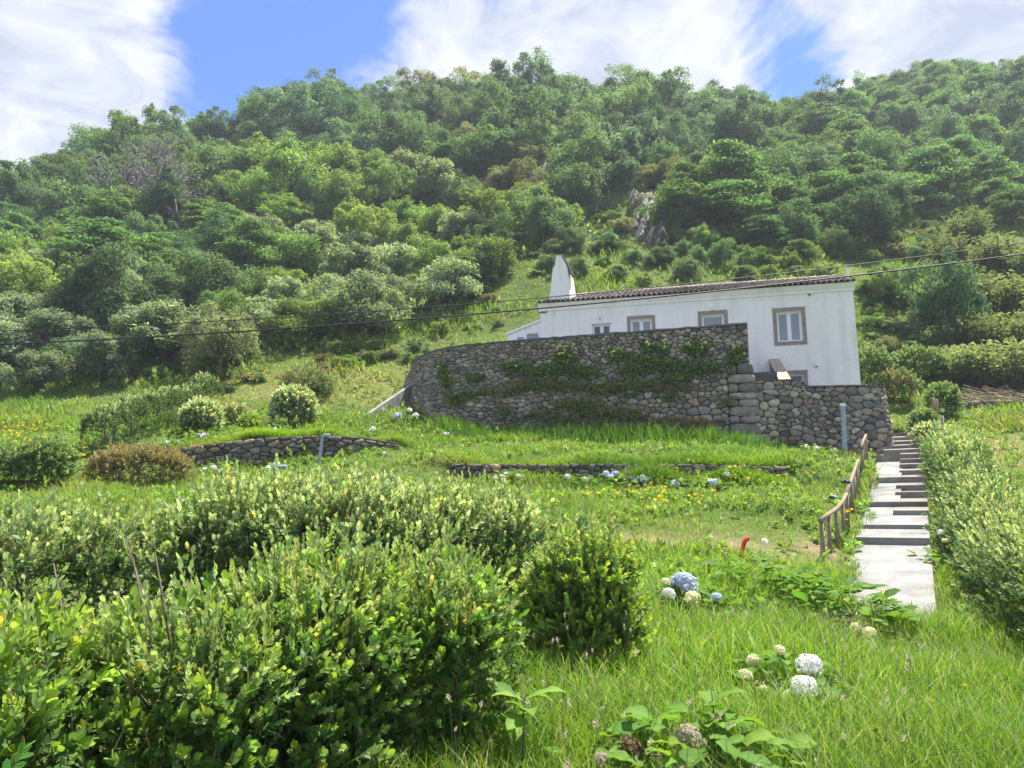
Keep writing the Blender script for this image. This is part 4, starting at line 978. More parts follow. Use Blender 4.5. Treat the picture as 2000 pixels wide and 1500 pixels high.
# near hedge, three bushes grown together, and the shrub that ends the row
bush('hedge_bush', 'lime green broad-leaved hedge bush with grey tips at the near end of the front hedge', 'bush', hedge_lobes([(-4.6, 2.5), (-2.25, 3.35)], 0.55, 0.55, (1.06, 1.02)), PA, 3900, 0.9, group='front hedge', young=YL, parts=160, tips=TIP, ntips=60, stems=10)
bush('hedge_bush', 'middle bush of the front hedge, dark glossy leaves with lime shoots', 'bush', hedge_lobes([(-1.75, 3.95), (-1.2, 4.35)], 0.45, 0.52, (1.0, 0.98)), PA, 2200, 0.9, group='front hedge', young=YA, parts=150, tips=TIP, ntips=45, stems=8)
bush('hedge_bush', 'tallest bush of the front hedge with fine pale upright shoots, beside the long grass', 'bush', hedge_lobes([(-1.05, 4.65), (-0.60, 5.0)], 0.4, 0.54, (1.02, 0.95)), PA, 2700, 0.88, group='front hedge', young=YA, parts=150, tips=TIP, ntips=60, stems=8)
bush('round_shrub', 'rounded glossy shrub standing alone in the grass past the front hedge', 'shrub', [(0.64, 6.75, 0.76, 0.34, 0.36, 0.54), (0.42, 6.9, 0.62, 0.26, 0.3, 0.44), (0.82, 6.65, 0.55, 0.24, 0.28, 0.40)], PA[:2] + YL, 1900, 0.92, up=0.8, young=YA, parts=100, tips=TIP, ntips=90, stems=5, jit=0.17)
# second hedge row
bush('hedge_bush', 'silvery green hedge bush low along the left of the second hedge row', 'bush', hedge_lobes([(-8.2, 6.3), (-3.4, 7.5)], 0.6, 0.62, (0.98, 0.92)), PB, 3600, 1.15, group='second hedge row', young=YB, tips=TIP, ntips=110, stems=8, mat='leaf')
bush('hedge_bush', 'big domed dark hedge bush with silvery sunlit top at the end of the second row', 'bush', hedge_lobes([(-2.75, 7.75), (-0.35, 8.65)], 0.5, 0.70, (1.12, 0.98)), PB, 3600, 1.15, group='second hedge row', young=YB, tips=TIP, ntips=120, stems=8)
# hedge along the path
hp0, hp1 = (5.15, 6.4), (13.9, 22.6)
bush('hedge', 'long silvery green hedge lining the concrete path on its right', 'hedge', hedge_lobes([(5.0, 5.2), (5.6, 7.2), (6.7, 9.9), (8.3, 13.1)], 0.6, 0.56, (0.86, 0.86)), PB + DK4, 4400, 1.15, young=YB, lit_young_z=0.6, jit=0.14, tips=TIP, ntips=90, stems=10, group='hedge by the path')
bush('hedge', 'far end of the path hedge, climbing beside the dark steps', 'hedge', hedge_lobes([(8.35, 13.2), (10.6, 17.6), (12.9, 21.8)], 0.6, 0.50, (0.82, 0.75)), PB4 + DK4, 4000, 1.25, young=YB, lit_young_z=0.6, jit=0.14, stems=8, group='hedge by the path')
def gbush(px, py, Y, rpx, hpx, label, n, sc, protos=None, name='round_shrub', cat='shrub', **k):
    """round shrub: base at pixel (px,py) at distance Y, half width and height in pixels"""
    b = P(px, py, Y); m = Y / F_PX * 1.0; b[2] = T1(b[0], b[1]); r = rpx * m; h = hpx * m
    lob = [(b[0], b[1], b[2] + h * 0.42, r, r, h * 0.54)] + [(b[0] + rng.normal(0, r * 0.3), b[1] + rng.normal(0, r * 0.3), b[2] + h * rng.uniform(0.25, 0.5), r * 0.62, r * 0.62, h * 0.38) for _ in range(3)]
    return bush(name, label, cat, lob, protos or PB4, n, sc, stems=3, sq=0.9, **k)
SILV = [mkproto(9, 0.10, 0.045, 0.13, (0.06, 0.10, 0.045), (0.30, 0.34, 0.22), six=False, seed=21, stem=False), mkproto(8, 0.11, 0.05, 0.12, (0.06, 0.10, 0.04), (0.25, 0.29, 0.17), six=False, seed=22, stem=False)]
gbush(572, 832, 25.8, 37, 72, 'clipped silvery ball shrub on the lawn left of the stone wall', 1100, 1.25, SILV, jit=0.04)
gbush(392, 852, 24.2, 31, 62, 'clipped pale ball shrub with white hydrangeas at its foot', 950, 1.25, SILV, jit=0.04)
gbush(84, 945, 16.4, 42, 76, 'dark rounded bush with pale crown behind the second hedge row', 1000, 1.1, PB4, jit=0.06)
gbush(-8, 950, 16.2, 40, 66, 'dark bush cut by the frame beside the rounded dark bush', 700, 1.1, PB4, jit=0.06)
BRN = [mkproto(10, 0.085, 0.03, 0.16, (0.085, 0.085, 0.035), (0.17, 0.125, 0.075), six=False, seed=31, stem=False), mkproto(10, 0.08, 0.028, 0.15, (0.08, 0.095, 0.035), (0.19, 0.165, 0.10), six=False, seed=32, stem=False)]
b = P(265, 945, 17.6); g = T1(b[0], b[1])
bush('dry_bush', 'wide reddish brown dry bush between the dark bush and the terrace wall', 'bush', [(b[0] + 0.05, b[1], g + 0.28, 0.8, 0.7, 0.46), (b[0] - 0.5, b[1], g + 0.18, 0.5, 0.5, 0.32), (b[0] + 0.6, b[1] + 0.1, g + 0.22, 0.5, 0.5, 0.38)], BRN, 1500, 1.1, stems=5, deep=0.35)
e0, e1 = P(185, 892, 20.2), P(405, 802, 28.6)
bush('hedge', 'clipped hedge with pale sunlit top running up the left lawn', 'hedge', hedge_lobes([e0[:2], ((e0 + e1) / 2)[:2] + np.array((-0.25, 0)), e1[:2]], 0.42, 0.38, (1.2, 1.35)), DK4, 4800, 0.85, stems=8, jit=0.03, deep=0.2, young=SILV, lit_young_z=0.66, sq=0.55)  # dark side sprigs and pale top ones put sun and shade into leaf colour
# clipped shrubs by the field fence and small ones on the lawn
gbush(1838, 765, 28.0, 22, 58, 'clipped column shrub with yellow green top by the fence posts', 500, 1.5, PB4, jit=0.05)
gbush(1805, 848, 25.0, 17, 46, 'narrow dark shrub above the steps by the fence', 360, 1.5, PB4)
gbush(1822, 880, 23.4, 24, 40, 'small silvery shrub at the foot of the fence posts', 420, 1.4, SILV)
gbush(1752, 770, 30, 26, 58, 'loose olive shrub on the grass bank right of the house', 420, 1.7, BRN + PB4)
gbush(1704, 760, 31, 32, 90, 'dark leafy shrub against the right corner of the house', 700, 1.8, PB4)
gbush(1790, 700, 32.5, 40, 60, 'rounded green shrub behind the grass bank by the house', 700, 1.9, PB4)
gbush(485, 848, 24.6, 14, 40, 'small lime sapling on the lawn between the ball shrubs', 160, 1.2, [mkproto(9, 0.09, 0.04, 0.12, (0.09, 0.14, 0.03), (0.19, 0.26, 0.04), six=False, seed=41, stem=False)])
gbush(600, 775, 29.5, 44, 52, 'low dark scrub above the silvery ball shrub', 420, 1.6, PB4 + BRN)
gbush(460, 822, 26.5, 26, 28, 'low grey scrub behind the lime sapling', 220, 1.4, BRN + SILV)

# ------------------------------------------------------------------ trees of the hillside
def tree_proto(kind, seed):
    """returns crown MB and trunk MB for a tree about 1 unit in crown radius, base at the origin"""
    st = np.random.default_rng(seed); mb = MB(); tk = MB()
    def blob(c, r, n, L, W, cl, cn, outw=0.9, flat=1.0, upb=0.35, lo=-0.5, droop=0.0):
        d = st.normal(size=(n, 3)); d /= np.linalg.norm(d, axis=1)[:, None]; d[:, 2] = np.where(d[:, 2] < lo, -d[:, 2], d[:, 2])
        rr = st.uniform(0.6, 1.2, n); inner = st.random(n) < 0.18; rr = np.where(inner, st.uniform(0.3, 0.8, n), rr)
        p = c + d * np.array((r, r, r * flat)) * rr[:, None]
        nrm = norm(d * np.array((1, 1, 1 / max(flat, 0.4))) * outw + np.array((0, 0, upb)) + st.normal(0, 0.45, (n, 3)))
        ax = norm(np.cross(nrm, st.normal(size=(n, 3))) + d * 0.35 - np.array((0, 0, droop)))        # leaf direction, roughly in the surface
        x = norm(np.cross(ax, nrm)); ll = L * st.uniform(0.65, 1.3, n); ww = W * st.uniform(0.7, 1.25, n)
        a = p - ax * ll[:, None] * 0.5; b = p + ax * ll[:, None] * 0.5 - nrm * ll[:, None] * 0.12; m1 = p + x * ww[:, None] * 0.5 - nrm * ww[:, None] * 0.14; m2 = p - x * ww[:, None] * 0.5 - nrm * ww[:, None] * 0.14
        V = np.stack([a, m1, b, m2], 1).reshape(-1, 3); o = np.arange(n)[:, None] * 4
        mixf = np.clip(st.normal(0.5, 0.3, n), 0, 1)[:, None]; tone = st.uniform(0.85, 1.15)
        C = (np.array(cl) * (1 - mixf) + np.array(cn) * mixf) * st.uniform(0.8, 1.2, (n, 1)) * tone
        mb.add(V, [np.concatenate([o + np.array([[0, 1, 2]]), o + np.array([[0, 2, 3]])])], np.repeat(np.clip(C, 0, 1), 4, 0))
    def limb(a, b, r0, r1, n=5):
        a, b = np.array(a), np.array(b); md = (a + b) / 2 + st.normal(0, 0.06, 3); V, F = tube([a, md, b], (r0, (r0 + r1) / 2, r1), n); tk.add(V, F)
    cols = {'dark': ((0.034, 0.070, 0.036), (0.070, 0.120, 0.056)), 'mid': ((0.050, 0.092, 0.042), (0.096, 0.148, 0.066)), 'lime': ((0.072, 0.118, 0.034), (0.140, 0.195, 0.055)),
            'silver': ((0.066, 0.100, 0.056), (0.200, 0.235, 0.155)), 'layer': ((0.038, 0.082, 0.036), (0.096, 0.158, 0.056)), 'olive': ((0.080, 0.094, 0.044), (0.150, 0.150, 0.080)), 'blue': ((0.050, 0.092, 0.062), (0.105, 0.155, 0.100))}  # 'blue' leaves have distance haze put into their colour
    if kind == 'bare':
        limb((0, 0, -0.3), (0, 0, 0.35), 0.07, 0.05, 6)
        tips = [(np.array((0, 0, 0.3)), 0.045)]
        for lev in range(4):
            new = []
            for (p, r) in tips:
                for _ in range(4 if lev < 2 else 3):
                    d = st.normal(size=3) * np.array((1, 1, 0.45)) + np.array((0, 0, 0.75)) + 0.5 * norm(p * np.array((1, 1, 0.2))); d /= np.linalg.norm(d); e = p + d * (0.50, 0.40, 0.30, 0.22)[lev] * st.uniform(0.7, 1.2)
                    limb(p, e, r, r * 0.55, 3); new.append((e, r * 0.55))
            tips = new
        tk.C = [np.tile((1, 1, 1.0), (len(c), 1)) for c in tk.C]
        for e, r in tips[::3]: blob(e, 0.08, 2, 0.07, 0.03, (0.14, 0.14, 0.09), (0.2, 0.19, 0.12))
        return mb, tk
    if kind == 'cane':
        for k in range(150):
            a = st.uniform(0, 6.283); r = math.sqrt(st.random()) * 0.75; h = st.uniform(0.9, 1.7); b0 = np.array((r * math.cos(a), r * math.sin(a), -0.15)); lean = st.normal(0, 0.16, 2); tp = b0 + np.array((lean[0], lean[1], h))
            if k < 40: limb(b0, tp, 0.010, 0.004, 3)
            nl = 13; f = np.sort(st.uniform(0.3, 1.0, nl)); p = b0 + (tp - b0) * f[:, None]; da = st.uniform(0, 6.283, nl)
            ax = norm(np.stack([np.cos(da), np.sin(da), st.uniform(0.3, 1.4, nl)], 1)); x = norm(np.cross(ax, np.array((0, 0, 1.0)))); L = st.uniform(0.16, 0.34, nl)[:, None]; W = 0.022
            V = np.stack([p, p + ax * L * 0.55 + x * W, p + ax * L - np.array((0, 0, 0.10)) * L / 0.25, p + ax * L * 0.55 - x * W], 1).reshape(-1, 3); o = np.arange(nl)[:, None] * 4
            mf = st.random((nl, 1)); C = np.array((0.050, 0.080, 0.036)) * (1 - mf) + np.array((0.125, 0.145, 0.085)) * mf
            mb.add(V, [np.concatenate([o + np.array([[0, 1, 2]]), o + np.array([[0, 2, 3]])])], np.repeat(C, 4, 0))
        return mb, tk
    cl, cn = cols[kind]
    if kind == 'layer':
        limb((0, 0, -0.4), (0, 0, 0.9), 0.075, 0.045, 6)
        for k in range(22):
            f = k / 21; a = k * 2.4 + st.normal(0, 0.3); rad = (0.95 - 0.75 * f ** 1.8) * st.uniform(0.55, 1.0); z = 0.28 + 1.05 * f + st.normal(0, 0.05); c = np.array((rad * math.cos(a), rad * math.sin(a), z))
            limb((0, 0, 0.15 + 0.7 * f), c - (0, 0, 0.06), 0.03, 0.012, 4); blob(c, st.uniform(0.26, 0.40), 260, 0.088, 0.048, cl, cn, 0.5, 0.34, 0.9, -0.1)
        blob(np.array((0, 0, 0.65)), 0.55, 500, 0.10, 0.055, cl, cl, 0.9, 0.9)
    elif kind == 'silver':
        limb((0, 0, -0.3), (0, 0, 0.5), 0.06, 0.04, 6)
        for k in range(26):
            a = st.uniform(0, 6.283); e = st.uniform(0.0, 1.35); rad = 0.95 * math.cos(e * 0.9) * st.uniform(0.6, 1.05); c = np.array((rad * math.cos(a), rad * math.sin(a), 0.22 + 0.75 * math.sin(e)))
            limb((0, 0, 0.3), c, 0.022, 0.008, 4); blob(c, st.uniform(0.20, 0.33), 190, 0.125, 0.036, cl, cn, 0.45, 0.75, 0.9, -0.3)
        blob(np.array((0, 0, 0.45)), 0.65, 500, 0.12, 0.05, cl, cl, 0.9, 0.8)
    else:
        limb((0, 0, -0.4), (0, 0, 0.7), 0.075, 0.05, 6)
        nb = 30; sq = st.uniform(0.75, 1.25, 2); ph = st.uniform(0, 6.28)
        for k in range(nb):
            z = 1 - (k + 0.5) / nb * 1.75; a = k * 2.4 + st.normal(0, 0.6); q = math.sqrt(max(0.12, 1 - z * z)); rr = st.uniform(0.45, 1.0) * (1 + 0.28 * math.sin(2 * a + ph))
            c = np.array((q * math.cos(a) * rr * sq[0], q * math.sin(a) * rr * sq[1], 0.72 + (0.80 + st.normal(0, 0.1)) * z * min(rr, 1.0))); limb((0, 0, 0.45), c, 0.026, 0.01, 4)
            r = st.uniform(0.15, 0.36); blob(c, r, int(200 + 420 * r), 0.072 if kind != 'lime' else 0.085, 0.036, cl, cn, 0.75, st.uniform(0.6, 1.0), 0.5)
            for _ in range(2): blob(c + norm(st.normal(0, 1, 3)[None])[0] * r * 1.0, r * st.uniform(0.3, 0.5), 34, 0.085, 0.04, cl, cn, 0.6, 0.8, 0.5)
        blob(np.array((0, 0, 0.65)), 0.60, 600, 0.11, 0.06, cl, cn, 0.9, 0.95)
    return mb, tk
KINDS = {'dark': 3, 'mid': 3, 'lime': 2, 'silver': 3, 'layer': 3, 'olive': 2, 'blue': 2, 'bare': 2, 'cane': 2}
TLAB = {'dark': ('dense_tree', 'dense dark green tree with clumped crown on the wooded hillside', 'tree', 'dense dark hillside trees'),
        'mid': ('broadleaf_tree', 'mid green rounded broadleaf tree in the hillside wood', 'tree', 'mid green hillside trees'),
        'lime': ('young_tree', 'bright yellow green leafy tree on the lower slope', 'tree', 'bright yellow green slope trees'),
        'silver': ('silver_leaved_shrub', 'tall shrub with long pale silvery leaves at the foot of the wood', 'shrub', 'silvery shrubs at the wood edge'),
        'layer': ('layered_tree', 'dark tree with flat layered tiers of foliage on the slope', 'tree', 'layered hillside trees'),
        'olive': ('scrub_tree', 'olive brown scrubby tree near the bare rock of the slope', 'tree', 'olive scrub near the rocks'),
        'blue': ('ridge_tree', 'haze-blued green fine-leaved tree on the upper slope', 'tree', 'haze-blued green upper slope trees'),
        'bare': ('bare_tree', 'leafless pale grey branched tree among green crowns', 'tree', 'bare grey trees'),
        'cane': ('cane_clump', 'tall clump of pale green cane stalks and blades', 'cane', 'cane clumps')}
PROTO = {}
for kd, nv in KINDS.items():
    for v in range(nv):
        c, t_ = tree_proto(kd, 100 + 17 * v + 7 * len(PROTO))
        cm = c.build('crown', M['tree'] if kd != 'bare' else M['straw'], None, True); tm = t_.build('trunk', M['bark'] if kd != 'bare' else M['grey_bark'], None, True)
        PROTO.setdefault(kd, []).append((cm.data, tm.data)); bpy.data.objects.remove(cm); bpy.data.objects.remove(tm)
def plant_tree(kd, x, y, z, rad, hgt, label=None, group=None, lean=0.0, cat=None):
    nm, lab, ct, gr = TLAB[kd]
    o = bpy.data.objects.new(nm, None); COL.objects.link(o); o.empty_display_size = 0.3
    o.location = (x, y, z); o.scale = (rad, rad * rng.uniform(0.9, 1.1), hgt); o.rotation_euler = (rng.normal(0, 0.05), lean + rng.normal(0, 0.05), rng.uniform(0, 6.283))
    tag(o, label or lab, cat or ct, group or (None if label else gr))
    cd, td = PROTO[kd][int(rng.integers(len(PROTO[kd])))]
    for nm2, d in (('crown', cd), ('trunk', td)):
        c = bpy.data.objects.new(nm2, d); COL.objects.link(c); c.parent = o
    return o
EDGE = np.array([(-400, 775), (0, 775), (250, 752), (430, 716), (560, 690), (700, 668), (800, 640), (900, 600), (985, 545), (1030, 500), (1120, 462), (1250, 440), (1350, 452), (1450, 490), (1560, 512), (1680, 500), (1720, 455), (1800, 430), (1900, 415), (2000, 400), (2400, 400)])
ROCKS = [(1252, 425, 24, 50), (1060, 350, 38, 34), (900, 335, 30, 18), (1282, 470, 22, 14), (1150, 385, 20, 18)]
def kind_at(px, py, Y):
    u = rng.random()
    for rx, ry, w, h in ROCKS:
        if abs(px - rx) < w * 1.9 and abs(py - ry) < h * 1.7: return 'olive' if u < 0.55 else 'mid'
    if 930 < px < 1140 and 255 < py < 330: return 'cane' if u < 0.6 else 'mid'
    if px < 780 and py > 560 - max(0, px - 400) * 0.1: return 'silver' if u < 0.66 else ('mid' if u < 0.85 else 'lime')
    if 480 < px < 1050 and 340 < py < 640: return 'lime' if u < 0.62 else ('silver' if u < 0.78 else 'mid')
    if px < 480 and 330 < py < 600: return 'layer' if u < 0.34 else ('mid' if u < 0.74 else ('lime' if u < 0.84 else 'dark'))
    if px > 1450 and py < 300: return 'layer' if u < 0.6 else ('blue' if u < 0.85 else 'mid')
    if px > 1330 and py >= 300: return 'layer' if u < 0.62 else ('dark' if u < 0.85 else 'mid')
    if px > 1200: return 'dark' if u < 0.35 else ('blue' if u < 0.75 else 'mid')
    return 'dark' if u < 0.28 else ('blue' if u < 0.55 else ('mid' if u < 0.95 else 'olive'))
def forest():
    # candidates uniformly over the hill, thinned to a spacing that grows with distance
    n = 14000; Y = rng.uniform(31, 128, n); X = rng.uniform(-1, 1, n) * (Y * 0.80 + 4); Z = T(X, Y); px, py = proj(X, Y, Z)
    edge = np.interp(px, EDGE[:, 0], EDGE[:, 1]); ok = (py < edge) & (px > -160) & (px < 2160)
    X, Y, Z, px, py = (a[ok] for a in (X, Y, Z, px, py))
    keep = []; KX = np.empty(0); KY = np.empty(0)
    order = rng.permutation(len(X)); xs = []; ys = []; sp = []
    for i in order:
        s = np.interp(Y[i], (31, 45, 60, 90, 125), (2.1, 2.8, 3.4, 3.9, 4.4))
        if xs:
            d2 = (np.array(xs) - X[i]) ** 2 + (np.array(ys) - Y[i]) ** 2
            if (d2 < (0.5 * (s + np.array(sp))) ** 2).any(): continue
        xs.append(X[i]); ys.append(Y[i]); sp.append(s); keep.append(i)
    print('FOREST trees', len(keep))
    cnt = 0
    for i in keep:
        s = np.interp(Y[i], (31, 45, 60, 90, 125), (2.1, 2.8, 3.4, 3.9, 4.4)); k = kind_at(px[i], py[i], Y[i]); rad = s * rng.choice((0.62, 0.76, 0.92, 1.15), p=(0.3, 0.35, 0.25, 0.1)) * rng.uniform(0.9, 1.1); h = rad * rng.uniform(0.72, 1.3)
        if any(abs(px[i] - rx) < w * 0.75 and py[i] > ry - h2 * 0.6 and py[i] < ry + h2 * 1.9 for rx, ry, w, h2 in ROCKS): rad *= 0.45; h *= 0.42
        if Y[i] > 92: h *= 0.8
        if 480 < px[i] < 1050 and 340 < py[i] < 640: rad *= 0.92; h *= 0.8
        if k == 'silver': h = rad * rng.uniform(0.95, 1.3)
        if k == 'cane': rad *= 0.8; h = rad * rng.uniform(0.9, 1.1)
        band = 'along the ridge' if Y[i] > 95 else ('midway up the hill' if Y[i] > 58 else 'low on the hill'); zone = 'past the house chimney' if px[i] < 1060 else ('above the house roof' if px[i] < 1700 else 'beyond the house gable')
        short = {'dark': 'dense dark green clumped tree', 'mid': 'mid green rounded broadleaf tree', 'lime': 'bright yellow green leafy tree', 'silver': 'tall shrub with long pale silvery leaves', 'layer': 'dark tree with flat layered tiers of foliage', 'olive': 'olive brown scrubby tree', 'blue': 'haze-blued green fine-leaved tree', 'bare': 'leafless grey tree', 'cane': 'tall clump of pale green canes'}[k]
        plant_tree(k, X[i], Y[i], Z[i] - 0.15, rad, h, short + ' ' + band + ' ' + zone, TLAB[k][3] + ' ' + band + ' ' + zone)
forest()
def at_px(kd, px, py, rpx, hfac=1.0, label=None, group=None, lean=0.0):
    g = G(px, py, 27); m = g[1] / F_PX; rad = rpx * m; return plant_tree(kd, g[0], g[1], g[2] - 0.1, rad, rad * hfac, label, group, lean)
at_px('bare', 285, 465, 95, 1.35); at_px('bare', 345, 468, 80, 1.4); at_px('bare', 225, 450, 80, 1.3); at_px('bare', 310, 400, 80, 1.2); at_px('bare', 1172, 262, 36, 1.4); at_px('bare', 180, 620, 40, 1.3); at_px('bare', 1830, 425, 60, 0.8)
at_px('lime', 1733, 590, 34, 1.5, 'slender lime green sapling on the bank above the house corner')
at_px('olive', 428, 735, 72, 1.35, 'spreading tree with yellowing crown and bare trunk at the wood edge')
at_px('dark', 1862, 660, 72, 1.55, 'big dark feathery conifer-like tree amid the cane thicket')
at_px('layer', 1985, 440, 62, 0.9, 'spreading flat-topped tree above the cane thicket')
# round shrubs on the bank behind the house
for (px, py, r, hf, k) in ((1066, 520, 19, 1.2, 'silver'), (1134, 538, 24, 1.1, 'mid'), (1205, 545, 26, 1.0, 'silver'), (1182, 494, 22, 1.2, 'dark'), (1296, 520, 30, 1.0, 'dark'), (1255, 558, 18, 0.9, 'lime'), (1345, 548, 34, 0.9, 'mid'), (1410, 520, 34, 1.1, 'mid'), (1455, 552, 30, 0.9, 'layer'), (1375, 490, 30, 1.1, 'lime'), (1320, 480, 26, 1.0, 'olive'), (1120, 500, 30, 1.4, 'mid'), (1000, 470, 42, 1.4, 'lime'), (950, 560, 46, 1.3, 'mid'), (905, 585, 50, 1.2, 'mid'), (1560, 515, 40, 0.9, 'layer'), (1640, 510, 42, 1.0, 'mid'), (1500, 540, 26, 0.6, 'lime')):
    at_px(k, px, py, r, hf, {'silver': 'rounded silvery bush on the bank behind the house roof', 'mid': 'rounded green bush on the bank behind the house', 'dark': 'compact dark bush on the bank behind the house', 'lime': 'yellow green bush on the bank behind the house', 'layer': 'layered dark bush on the bank behind the house', 'olive': 'olive bush under the cliff behind the house'}[k], 'bushes on the bank behind the house')
# cane thicket right of the house
for (px, py, r) in ((1950, 760, 62), (1890, 752, 55), (2040, 760, 70), (1985, 700, 62), (1920, 690, 52), (1860, 735, 42), (2060, 660, 70), (1965, 620, 60), (1900, 600, 48), (2020, 560, 62), (1940, 540, 55), (1830, 690, 36), (2080, 520, 60), (1850, 520, 44), (1890, 480, 46), (1800, 640, 30)):
    at_px('cane', px, py, r, 1.0, 'pale cane clump in the thicket above the dry field', 'cane thicket above the dry field')
for (px, py, r, k) in ((1700, 640, 24, 'lime'), (1725, 690, 28, 'olive'), (1760, 650, 26, 'silver'), (1780, 600, 26, 'mid'), (1755, 560, 18, 'lime'), (1700, 600, 20, 'mid')):
    at_px(k, px, py, r, 0.8, {'lime': 'low lime green scrub on the bank right of the house', 'olive': 'low olive scrub on the bank right of the house', 'silver': 'low silvery scrub on the bank right of the house', 'mid': 'low green scrub on the bank right of the house'}[k], 'scrub on the bank right of the house')
SCR = {'silver': ('silvery_scrub', 'scattered silvery scrub bush on the open bank'), 'mid': ('green_scrub', 'scattered green scrub bush on the open bank'), 'lime': ('lime_scrub', 'scattered yellow green scrub bush on the open bank'), 'olive': ('olive_scrub', 'scattered olive scrub bush on the open bank'), 'dark': ('dark_scrub', 'scattered small dark scrub bush on the open bank')}
def scrub(x0, x1, y0, y1, n, r0, r1, ks):
    for _ in range(n):
        px = rng.uniform(x0, x1); py = rng.uniform(y0, y1)
        if any(abs(px - rx) < w * 1.1 and abs(py - ry) < h * 1.0 for rx, ry, w, h in ROCKS): continue
        k = ks[int(rng.integers(len(ks)))]; o = at_px(k, px, py, rng.uniform(r0, r1), rng.uniform(0.6, 1.1), SCR[k][1], k + ' scrub on the banks'); o.name = SCR[k][0]; o['category'] = 'bush'
scrub(1035, 1690, 452, 540, 46, 14, 28, ('lime', 'mid', 'olive', 'silver', 'dark', 'mid'))
scrub(1170, 1360, 432, 482, 16, 14, 26, ('olive', 'mid', 'lime', 'silver'))
scrub(1700, 1820, 430, 520, 22, 14, 26, ('lime', 'mid', 'mid', 'olive'))
scrub(1690, 1800, 545, 700, 20, 12, 24, ('lime', 'mid', 'olive', 'silver'))
scrub(560, 830, 676, 720, 14, 14, 26, ('lime', 'olive', 'mid'))
scrub(430, 640, 725, 768, 12, 14, 24, ('olive', 'mid', 'olive'))
scrub(830, 1000, 585, 655, 12, 12, 22, ('lime', 'mid', 'olive'))
# rock faces showing through the wood
def rock(px, py, wpx, hpx, label, seed):
    """outcrop: a patch of the slope pushed out into broken faces, its rim sunk in the ground"""
    st = np.random.default_rng(seed); nu, nv = 17, 21; V = []; off = st.uniform(0, 20, 4); amp = 1.1
    for iv in range(nv):
        for iu in range(nu):
            a, b = iu / (nu - 1) * 2 - 1, iv / (nv - 1) * 2 - 1; wob = 1 + 0.25 * math.sin(3 * math.atan2(b, a) + off[0]) + 0.12 * math.sin(7 * math.atan2(b, a) + off[1]); r = min(1.0, max(abs(a), abs(b)) / wob * 0.98)
            g = G(px + a * wpx, py - b * hpx, 40); ridge = 0.5 + 0.5 * abs(math.sin(a * 4.0 + off[2] + 0.6 * math.sin(b * 5))) + 0.45 * math.floor(2.5 * (0.5 + 0.5 * math.sin(b * 4.5 + a + off[3]))) / 2.5
            o_ = amp * ridge * (1 - r ** 4) - 0.9 * r ** 6 + st.normal(0, 0.12); V.append(g + np.array((0.05, -0.78, 0.40)) * o_)
    F = [[iv * nu + iu, iv * nu + iu + 1, (iv + 1) * nu + iu + 1, (iv + 1) * nu + iu] for iv in range(nv - 1) for iu in range(nu - 1)]
    n0 = len(V); V += [v + np.array((0, 1.2, -0.9)) for v in V]; F += [[q + n0 for q in f][::-1] for f in F]
    rim = [i for i in range(nu)] + [k * nu + nu - 1 for k in range(1, nv)] + [(nv - 1) * nu + i for i in range(nu - 2, -1, -1)] + [k * nu for k in range(nv - 2, 0, -1)]
    F += [[rim[i], rim[i - 1], rim[i - 1] + n0, rim[i] + n0] for i in range(len(rim))]
    mb = MB(); mb.add(np.array(V), F); tag(mb.build('rock_face', M['rock']), label, 'rock')
for i, (r_, lab) in enumerate(zip(ROCKS, ('tall narrow grey cliff slab above the house roof', 'broad grey rock face under the cane clumps', 'low brownish rock ledge in the middle of the slope', 'scree rock at the foot of the cliff slab', 'broken grey rock between the two cliffs'))): rock(*r_, lab, 60 + i)
# undergrowth between the trees
def undergrowth():
    n = 70000; Y = 31 + 97 * rng.random(n) ** 1.2; X = rng.uniform(-1, 1, n) * (Y * 0.80 + 3); Z = T(X, Y); px, py = proj(X, Y, Z); edge = np.interp(px, EDGE[:, 0], EDGE[:, 1]); ok = (py < edge + 12) & (px > -100) & (px < 2100)
    for rx, ry, w, h in ROCKS: ok &= ~((np.abs(px - rx) < w * 0.7) & (np.abs(py - ry) < h))
    X, Y, Z = X[ok], Y[ok], Z[ok]; m = len(X)
    pr = mkproto(7, 0.5, 0.24, 0.5, (0.05, 0.085, 0.03), (0.12, 0.16, 0.045), six=False, seed=71, stem=False)
    sel = rng.permutation(m)[:9500]; pos = np.stack([X, Y, Z], 1)[sel]; t1 = 1 + rng.normal(0, 0.2, (len(sel), 1)) + rng.normal(0, 0.06, (len(sel), 3)); mb = MB()
    scatter(mb, pr, pos, norm(np.array((0, -0.25, 1.0)) + rng.normal(0, 0.35, pos.shape)), rng.uniform(0.6, 1.5, len(sel)) * np.interp(pos[:, 1], (31, 60, 120), (0.6, 1, 1.5)), None, np.clip(t1, 0.4, 1.6))
    o = mb.build('undergrowth', M['leaf'], None, True); tag(o, 'tangled green undergrowth covering the slope between the trees', 'undergrowth', kind='stuff')
undergrowth()

